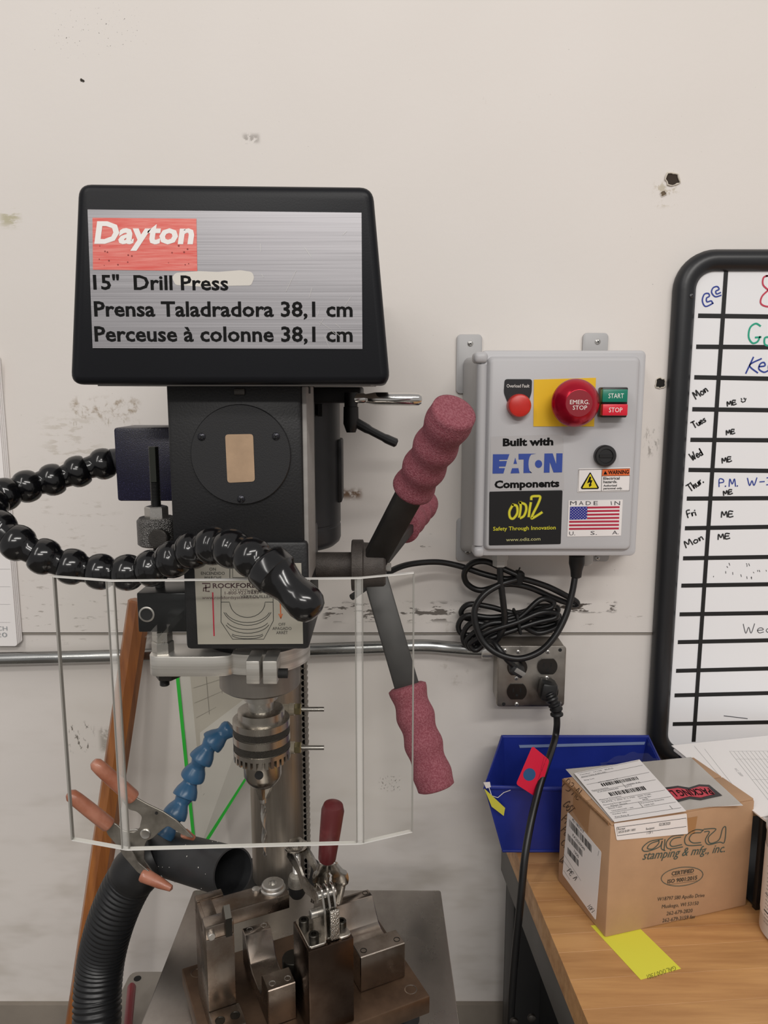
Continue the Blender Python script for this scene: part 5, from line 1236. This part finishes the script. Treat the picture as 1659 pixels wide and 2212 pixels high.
# ================================================================== blue bin
t = thing('blue_bin', 'dark blue plastic storage bin on the bench behind the cardboard box', 'bin', (.31, -.11, ZB))
BL_ = mat('bin_blue', '#20308a', .33, var=.12, vscale=(10, 10, 10))
bA = atz(1085, 1839, ZB + .001); 
fo = [V3((bA.x, -.166, ZB + .0005)), V3((.425, -.166, ZB + .0005)), V3((.425, -.052, ZB + .0005)), V3((.200, -.052, ZB + .0005))]
to = [V3((at(1046, 1700, -.176).x, -.176, at(1046, 1700, -.176).z)), V3((.445, -.176, .888)), V3((.448, -.045, .915)), V3((at(1084, 1607, -.045).x, -.045, .915))]
def binwall(nm, b0, b1, t0, t1, th):
    bm = NB(); n_ = (b1 - b0).cross(t0 - b0).normalized(); prism(bm, [b0, b1, t1, t0], n_ * th); return mk(nm, bm, BL_, t)
binwall('floor_panel', fo[0], fo[1], fo[3], fo[2], .003)
binwall('front_wall', fo[0], fo[1], to[0], to[1], -.003); binwall('back_wall', fo[3], fo[2], to[3], to[2], .003)
binwall('side_wall', fo[0], fo[3], to[0], to[3], .003); binwall('side_wall', fo[1], fo[2], to[1], to[2], -.003)
bm = NB(); tube(bm, [to[0], to[1], to[2], to[3]], .0036, 10, closed=True); mk('rim', bm, BL_, t)
patch(Fr((0, to[3].y - .001, 0), (1, 0, 0), (0, -1, 0)), [(1120, 1607), (1392, 1600), (1390, 1606), (1122, 1613)], .004, .0003, 'worn_highlight_edge', mat('worn_highlight_blue', '#7f8fb5', .5), t)  # pale strip: scuffed rim plus its specular highlight painted into the colour
bm = NB(); tube(bm, [fo[0] + V3((0, 0, .003)), fo[1] + V3((0, 0, .003))], .0025, 8); mk('foot_rim', bm, BL_, t)
fw = Fr((fo[0] + to[0]) / 2 + V3((0, -.0035, 0)), (fo[1] - fo[0]), (0, -1, -.1))
patch(fw, [(1044, 1689), (1058, 1688), (1060, 1699), (1050, 1702)], .001, .0004, 'torn_label', LABELW, t)
ribbon(fw, [[(1056, 1700), (1062, 1718), (1075, 1722), (1088, 1711), (1102, 1706)]], .0012, t, LABELW, .0012, name='torn_label')
t2 = thing('yellow_card', 'small yellow paper card tucked in the blue bin', 'card', at(1070, 1735, -.185))
cf = Fr(fw.p(0, 0, .003), fw.U, fw.N)
patch(cf, [(1046, 1703), (1060, 1716), (1091, 1745), (1088, 1762), (1062, 1742)], 0, .0006, 'card_face', mat('card_yellow', '#d3cc4a', .6), t2)

# ================================================================== cardboard box
FLb, FRb, BLb = atz(1307, 2027, ZB), atz(1612, 1957, ZB), atz(1203, 1905, ZB)
XU = (FRb - FLb); XL = XU.length; XU.normalize(); XV = V3((-XU.y, XU.x, 0)); XD = .126; XH = .160
t = thing('cardboard_box', 'brown cardboard shipping box with printed company name on the workbench', 'cardboard box', FLb + XU * XL / 2 + XV * XD / 2)
CB = mat('cardboard', '#b48f6e', .75, var=.08, vscale=(14, 14, 14), bump=.1, bscale=200)
XM = Matrix((XU, XV, V3((0, 0, 1)))).transposed()
def X3(u_, v_, z_): return FLb + XU * u_ + XV * v_ + V3((0, 0, z_))
bm = NB(); box(bm, X3(XL / 2, XD / 2, XH / 2 + .0006), (XL, XD, XH), XM, .0025, 2); mk('carton', bm, CB, t)
for k, (v0, v1) in enumerate(((.001, XD / 2 - .001), (XD / 2 + .001, XD - .001))):
    bm = NB(); box(bm, X3(XL / 2, (v0 + v1) / 2, XH + .0015), (XL - .003, v1 - v0, .003), XM, .001); mk('top_flap', bm, CB, t)
for z_ in (.0, .0022):
    bm = NB(); tube(bm, [X3(-.0006, .004, XH + .0008 + z_), X3(-.0006, XD * .5, XH + .0012 + z_), X3(-.0006, XD - .004, XH + .0006 + z_)], .0012, 6); mk('flap_edge', bm, mat('cardboard_edge', '#8a6645', .9, var=.3, vscale=(300, 300, 300)), t)
FX = Fr(X3(0, 0, 0), XU, -XV); LX = Fr(X3(0, 0, 0), -XV, -XU); TX = Fr(X3(0, 0, XH + .003), XU, (0, 0, 1))
TAPEC = mat('box_tape', '#a57a50', .35)
patch(FX, [(1455, 1772), (1506, 1763), (1500, 1800), (1452, 1806)], .0004, .0002, 'tape', TAPEC, t)
patch(LX, [(1240, 1697), (1275, 1741), (1270, 1800), (1238, 1752)], .0004, .0002, 'tape', TAPEC, t)
INKG = mat('box_print', '#45524c', .7); INKD = mat('box_print_dark', '#3d3a33', .7)
# outlined name
def ol(pl, w_=.0014): ribbon(FX, pl, w_, t, INKG, .0006, smooth=True)
acc = []
def za(x, y): return (1420 + x / 5.268, 1580 + y / 5.268)
ol([[(1431, 1812), (1404, 1817), (1388, 1830), (1390, 1838), (1404, 1837), (1425, 1828), (1430, 1816), (1428, 1832), (1436, 1837)], [(1436, 1813), (1434, 1836)],
    [(1422, 1816), (1405, 1822), (1398, 1832), (1410, 1833), (1422, 1822), (1423, 1814)],
    [(1476, 1803), (1452, 1806), (1439, 1820), (1444, 1833), (1474, 1829)], [(1470, 1808), (1455, 1811), (1447, 1821), (1452, 1828), (1472, 1824)],
    [za(520, 1120), za(420, 1120), za(320, 1190), za(330, 1290), za(500, 1290)], [za(480, 1150), za(400, 1160), za(360, 1220), za(400, 1265), za(490, 1262)], [za(520, 1120), za(490, 1150)],
    [za(530, 1110), za(665, 1108), za(580, 1200), za(600, 1270), za(700, 1230), za(740, 1105), za(776, 1092), za(760, 1258), za(705, 1258), za(580, 1285), za(545, 1230), za(590, 1140), za(535, 1140)]])
text(FX, 'stamping & mfg., inc.', (1387, 1857), (1565, 1840), 18, t, INKG, shear=.28, bold=.004, lift=.0006)
el = arcp(1473, 1893, 45, 20, 0, 360, 40); el = [(x, y - (x - 1473) * .10) for x, y in el]
ribbon(FX, [el], .0010, t, INKG, .0006)
text(FX, 'CERTIFIED', (1450, 1891), (1498, 1884), 8, t, INKD, bold=.02, lift=.0006); text(FX, 'ISO 9001:2015', (1441, 1908), (1505, 1899), 8, t, INKD, bold=.02, lift=.0006)
ribbon(FX, [[(1450, 1894), (1498, 1887)], [(1441, 1911), (1505, 1902)]], .0004, t, INKD, .0006)
for s_, x0, y0, x1, y1 in (('W18797 S80 Apollo Drive', 1419, 1946, 1521, 1937), ('Muskego, WI 53150', 1429, 1962, 1508, 1954), ('262-679-2820', 1439, 1977, 1495, 1970), ('262-679-3159 fax', 1430, 1992, 1501, 1983)):
    text(FX, s_, (x0, y0), (x1, y1), 7.8, t, INKD, bold=.0, lift=.0006)
# handwriting and label on the left face
for s_, p0, p1, h in (('P39AL', (1214, 1700), (1250, 1728), 22), ('CUST', (1216, 1740), (1230, 1758), 18), ('PI', (1213, 1772), (1222, 1780), 16), ('PO', (1212, 1795), (1222, 1806), 15), ('C1', (1211, 1822), (1220, 1832), 15), ('DA', (1209, 1860), (1218, 1868), 14)):
    hand(LX, s_, p0, p1, h, t, mat('marker_faded', '#4d3a2a', .7), .0012)
lb = patch(LX, [(1227, 1753), (1300, 1840), (1288, 1988), (1216, 1888)], .0005, .0003, 'side_label', LABELW, t, rnd=.003)
def barcode(fr, p0, p1, hpx, parent, n, seed, lift):
    rr = random.Random(seed); bm = NB(); x = 0.0; bars = []
    while x < 1: w_ = rr.choice((.012, .02, .03)); bars.append((x, min(1, x + w_))); x += w_ + rr.choice((.012, .02, .028))
    for a_, b_ in bars:
        A = (p0[0] + (p1[0] - p0[0]) * a_, p0[1] + (p1[1] - p0[1]) * a_); Bq = (p0[0] + (p1[0] - p0[0]) * b_, p0[1] + (p1[1] - p0[1]) * b_)
        q_ = [fr.uv(*A), fr.uv(*Bq), fr.uv(Bq[0] + hpx[0], Bq[1] + hpx[1]), fr.uv(A[0] + hpx[0], A[1] + hpx[1])]
        bm.faces.new([bm.verts.new(fr.p(a, b, lift)) for a, b in q_])
    return mk('barcode', bm, INK, parent, smooth=False)
barcode(LX, (1231, 1769), (1280, 1827), (0, 16), lb, 30, 1, .0010); barcode(LX, (1228, 1800), (1259, 1837), (0, 14), lb, 22, 2, .0010); barcode(LX, (1227, 1829), (1251, 1858), (0, 14), lb, 16, 3, .0010)
text(LX, '4511807317', (1237, 1772), (1262, 1801), 7, lb, INK, lift=.0010); text(LX, 'KA20209049', (1238, 1806), (1264, 1839), 7, lb, INK, lift=.0010); text(LX, '1300', (1241, 1841), (1251, 1854), 7, lb, INK, lift=.0010)
hand(LX, 'PE2A', (1226, 1882), (1243, 1902), 9, lb, PB, .0009, .0010); hand(LX, '1OF1', (1270, 1958), (1280, 1972), 8, lb, PB, .0006, .0010)
ribbon(LX, [[(1219, 1844), (1256, 1902)], [(1218, 1858), (1240, 1888)], [(1219, 1880), (1232, 1900)], [(1295, 1838), (1293, 1848)]], .0005, lb, INKGREY, .0010)
# packing list pouch and shipping label on top
PO = clear_mat('pouch_film', '#f8f7f5', .5, .04, .12)
ph = patch(TX, [(1222, 1663), (1492, 1637), (1605, 1741), (1530, 1744), (1322, 1775)], .0006, .0003, 'pouch_backing', mat('pouch_white', '#d3cfcd', .45), t)
patch(TX, [(1222, 1663), (1492, 1637), (1602, 1739), (1440, 1756), (1325, 1773)], .0014, .0003, 'pouch_film', PO, t)
tp = [(1436, 1704), (1464, 1700), (1488, 1704), (1510, 1697), (1532, 1698), (1560, 1721), (1545, 1724), (1513, 1731), (1490, 1728), (1464, 1735), (1440, 1732)]
pk = patch(TX, tp, .0018, .0002, 'packing_strip', mat('strip_black', '#1b1516', .4), t)
patch(TX, [(1438, 1709), (1464, 1705), (1488, 1709), (1510, 1702), (1529, 1703), (1544, 1718), (1513, 1726), (1490, 1723), (1464, 1730), (1442, 1727)], .0021, .0002, 'red_band', mat('strip_red', '#c43545', .4), pk)
text(TX, 'PACKING LIST', (1530, 1706), (1422, 1713), 13, pk, INK, bold=.02, lift=.0026, capuv=.0155)
# crinkled edge of the pouch sticking up at the back
bm = NB(); rr = random.Random(8); A_ = []
for i in range(13):
    s_ = i / 12; p = TX.hit(1300 + 122 * s_, 1655 - 11 * s_ ); A_.append((bm.verts.new(p), bm.verts.new(p + V3((rr.uniform(-.002, .002), .004 + rr.uniform(-.003, .003), .004 + .011 * math.sin(s_ * math.pi) + rr.uniform(-.003, .003))))))
for a, b in zip(A_, A_[1:]): bm.faces.new([a[0], b[0], b[1], a[1]])
mk('pouch_flap', bm, PO, t)
lp = [(1240, 1675), (1381, 1645), (1466, 1754)]
fl_ = [TX.uv(1240, 1675), TX.uv(1381, 1645), TX.uv(1482, 1757), TX.uv(1327, 1781)]
sl = plate(TX, fl_, .0031, .0003, 'shipping_label', LABELW, t)
patch(FX, [(1325, 1778), (1482, 1756), (1485, 1800), (1331, 1814)], .0010, .0003, 'shipping_label_end', LABELW, t, rnd=.002)
def tl(a_, b_): # label coordinates: a_ across 0..1, b_ down 0..1
    p = [V3((*q_, 0)) for q_ in fl_]; q_ = p[0].lerp(p[1], a_).lerp(p[3].lerp(p[2], a_), b_); return q_.x, q_.y
def tline(L2, w_=.0005): ribbon(TX, [[tl(*p) for p in l] for l in L2], w_, sl, INK, .0037, px=False)
tline([[(.04, y), (.97, y)] for y in (.12, .27, .42, .62, .74, .84, .94)] + [[(.5, .37), (.5, .46)], [(.5, .74), (.5, .84)], [(.85, .88), (.85, .94)], [(.04, .02), (.97, .02)]])
def tbar(a0, a1, b0, b1, seed):
    rr = random.Random(seed); bm = NB(); x = a0
    while x < a1:
        w_ = rr.choice((.008, .012, .018)); q_ = [tl(x, b0), tl(x + w_, b0), tl(x + w_, b1), tl(x, b1)]; bm.faces.new([bm.verts.new(TX.p(*p, .0037)) for p in q_]); x += w_ + rr.choice((.008, .014))
    mk('barcode', bm, INK, sl, smooth=False)
tbar(.22, .75, .30, .36, 5); tbar(.22, .75, .49, .56, 6)
class LF:  # text frame following the label
    def uv(s, a, b): return tl(a, b)
    def p(s, a, b, c=0): return TX.p(a, b, c)
for s_, a0, b0, a1 in (('Vendor:  17178   BLKG', .05, .07, .55), ('ACCU TOOL & MFG INC', .05, .115, .42), ('Ship Lot', .05, .19, .2), ('4511807317', .2, .285, .5), ('Material Number', .04, .41, .28), ('KA20209049', .1, .455, .4), ('QTY', .5, .455, .6), ('1000 EA', .55, .42, .75), ('Material Description', .04, .60, .35), ('PLATE, 1.450 X 1.750  .060 THK', .05, .655, .75), ('Receiving Storage Location', .04, .70, .42), ('Floor Stock', .12, .735, .35), ('Storage Bin', .55, .69, .72), ('BNR', .58, .725, .66), ('Stock Type', .06, .775, .25), ('Unrestricted - use', .08, .82, .38), ('Purchasing Quantity', .52, .775, .85), ('1000 EA', .54, .82, .68), ('Vendor Info', .05, .88, .25), ('Part Req. #', .06, .93, .25)):
    text(LF(), s_, (a0, b0), (a1, b0), .02, sl, INKGREY, lift=.0037, capuv=.0026)
ribbon(FX, [[(1331, 1786), (1481, 1766), (1481, 1784), (1332, 1804), (1331, 1786)]], .0006, t, INK, .0016)
for s_, p0, p1, h in (('02/28/2020', (1422, 1783), (1446, 1780), 6), ('Receipt', (1333, 1792), (1349, 1790), 5), ('5052618189 / 0001', (1334, 1799), (1371, 1793), 5), ('Recipient', (1394, 1792), (1412, 1789), 5), ('1 OF 1', (1396, 1801), (1408, 1799), 5)):
    text(FX, s_, p0, p1, h, t, INK, lift=.0016)

# ================================================================== yellow note, tub, tray and papers
bm = NB(); pts = [atz(*p, ZB) for p in ((1276, 2000), (1384, 2117), (1471, 2093), (1366, 1990))]
prism(bm, [p + V3((0, 0, .0002)) for p in pts], (0, 0, .0003)); o = mk('sticky_note', bm, mat('note_yellow', '#e2de49', .6), None, smooth=False); tag(o, 'yellow paper note lying on the bench under the cardboard box', 'note')
NF = Fr((0, 0, ZB + .0006), (1, 0, 0), (0, 0, 1))
hand(NF, 'GALOO07301', (1458, 2087), (1396, 2107), 9, o, mat('pencil', '#7a7a2c', .7), .0006, .0003)
tc = V3((.5545, -.352, ZB)); TR = .051; THH = at(1645, 1782, -.34).z - ZB
t = thing('white_tub', 'white plastic tub with printed label at right edge of bench', 'tub', tc)
bm = NB(); lathe(bm, tc + V3((0, 0, .0005)), (0, 0, 1), [(0, TR - .003), (.004, TR), (THH - .01, TR), (THH - .008, TR + .0015), (THH - .003, TR + .0015), (THH, TR - .001), (THH, TR - .003), (THH - .03, TR - .004), (THH - .03, 0)], 64); mk('tub_body', bm, mat('tub_white', '#cfcac6', .35), t)
lh0, lh1 = .03, THH - .028
bm = NB(); n_ = 40
ra = [bm.verts.new(tc + V3((math.cos(R(150 + 160 * k / n_)) * (TR + .0005), math.sin(R(150 + 160 * k / n_)) * (TR + .0005), lh0))) for k in range(n_ + 1)]
rb = [bm.verts.new(v_.co + V3((0, 0, lh1 - lh0))) for v_ in ra]
for k in range(n_): bm.faces.new([ra[k], ra[k + 1], rb[k + 1], rb[k]])
lbt = mk('tub_label', bm, LABELW, t)
def tub_text(s_, a0, z_, h, bold=0.0, wid=.05):
    vs_, fs = text_geo(s_, bold, 0, 1.0)
    x0 = min(v_.x for v_ in vs_); x1 = max(v_.x for v_ in vs_); sc = h / CAPH; bm = NB()
    nv = []
    for v_ in vs_:
        an = R(a0) + ((v_.x - x0) * sc) / TR; nv.append(bm.verts.new(tc + V3((math.cos(an) * (TR + .0009), math.sin(an) * (TR + .0009), z_ + v_.y * sc))))
    for f_ in fs:
        try: bm.faces.new([nv[i] for i in f_])
        except ValueError: pass
    mk('lettering', bm, INK, lbt, smooth=False)
tub_text('LOW FLASH PT. AGENT', 180, lh1 - .012, .0032, .01); tub_text('Action Fluid', 181, lh1 - .020, .0060, .03); tub_text('Precautions', 183, lh1 - .030, .0030)
for k in range(13): tub_text('use only with adequate ventilation and keep closed', 180, lh1 - .040 - k * .0052, .0019)
bm = NB()
for z_, hh in ((lh1 - .024, .0007), (lh1 - .034, .0004), (lh1 - .063, .0010), (lh1 - .086, .0005), (lh0 + .008, .0008)):
    q0 = [tc + V3((math.cos(R(178 + 4 * k)) * (TR + .0009), math.sin(R(178 + 4 * k)) * (TR + .0009), z_)) for k in range(30)]
    vv = [(bm.verts.new(p), bm.verts.new(p + V3((0, 0, hh)))) for p in q0]
    for a, b in zip(vv, vv[1:]): bm.faces.new([a[0], b[0], b[1], a[1]])
mk('label_rule', bm, INK, lbt, smooth=False)
# tray with papers
PZ2 = .930
A0 = atz(1450, 1606, PZ2); A1 = atz(1640, 1757, PZ2); dv = (A1 - A0); PLn = dv.length; dv.normalize(); du = V3((-dv.y, dv.x, 0))
if du.x < 0: du = -du
t = thing('letter_tray', 'black letter tray behind the cardboard box under white papers', 'letter tray', A0 + dv * .1 + du * .15 - V3((0, 0, PZ2 - ZB)))
TM = Matrix((dv, du, V3((0, 0, 1)))).transposed()
def T3(a, b, z_): q_ = A0 + dv * a + du * b; return V3((q_.x, q_.y, z_))
TRB = mat('tray_black', '#1a1a1b', .4)
for z_ in (ZB + .006, PZ2 - .012):
    bm = NB(); box(bm, T3(.107, .15, z_), (.20, .28, .004), TM, .001); mk('tray_floor', bm, TRB, t)
for (a, b) in ((.010, .014), (.204, .014), (.010, .286), (.204, .286)):
    bm = NB(); box(bm, T3(a, b, (ZB + PZ2 - .008) / 2), (.008, .008, PZ2 - .008 - ZB), TM, .001); mk('tray_post', bm, TRB, t)
for k, (off, rot, th) in enumerate((((.004, .002), 1.5, .0030), ((.0, .0), 0, .0012))):
    c0 = T3(.107 + off[0], .14 + off[1], PZ2 - .0075 + k * .0036); Mr = Matrix.Rotation(R(rot), 3, 'Z') @ TM
    bm = NB(); box(bm, c0, (.2135, .279, th), Mr); o = mk('paper_stack', bm, PAPER, None, smooth=False)
    tag(o, 'thin white paper stack under the ruled form in the tray' if k == 0 else 'white ruled paper form on top of the stack in letter tray', 'papers')
PF = Fr(T3(0, 0, PZ2 - .0075 + .0036 + .0006), dv, (0, 0, 1)); LG = mat('rule_light', '#a9a7a8', .8)
ribbon(PF, [[PF.uv(*p) for p in ((1576, 1623), (1665, 1735))]] + [[PF.uv(1576 + 9 * k, 1623), PF.uv(1576 + 9 * k + 100, 1623 + 125)] for k in range(1, 12)] + [[PF.uv(1576, 1623), PF.uv(1690, 1622)], [PF.uv(1500, 1612), PF.uv(1566, 1690)], [PF.uv(1522, 1618), PF.uv(1590, 1705)], [PF.uv(1590, 1640), PF.uv(1690, 1640)], [PF.uv(1625, 1684), PF.uv(1700, 1684)]], .0005, o, LG, .0002, px=False, name='ruled_line')
text(PF, 'W.C. 22020', (1585, 1660), (1601, 1677), 6, o, LG, lift=.0003)
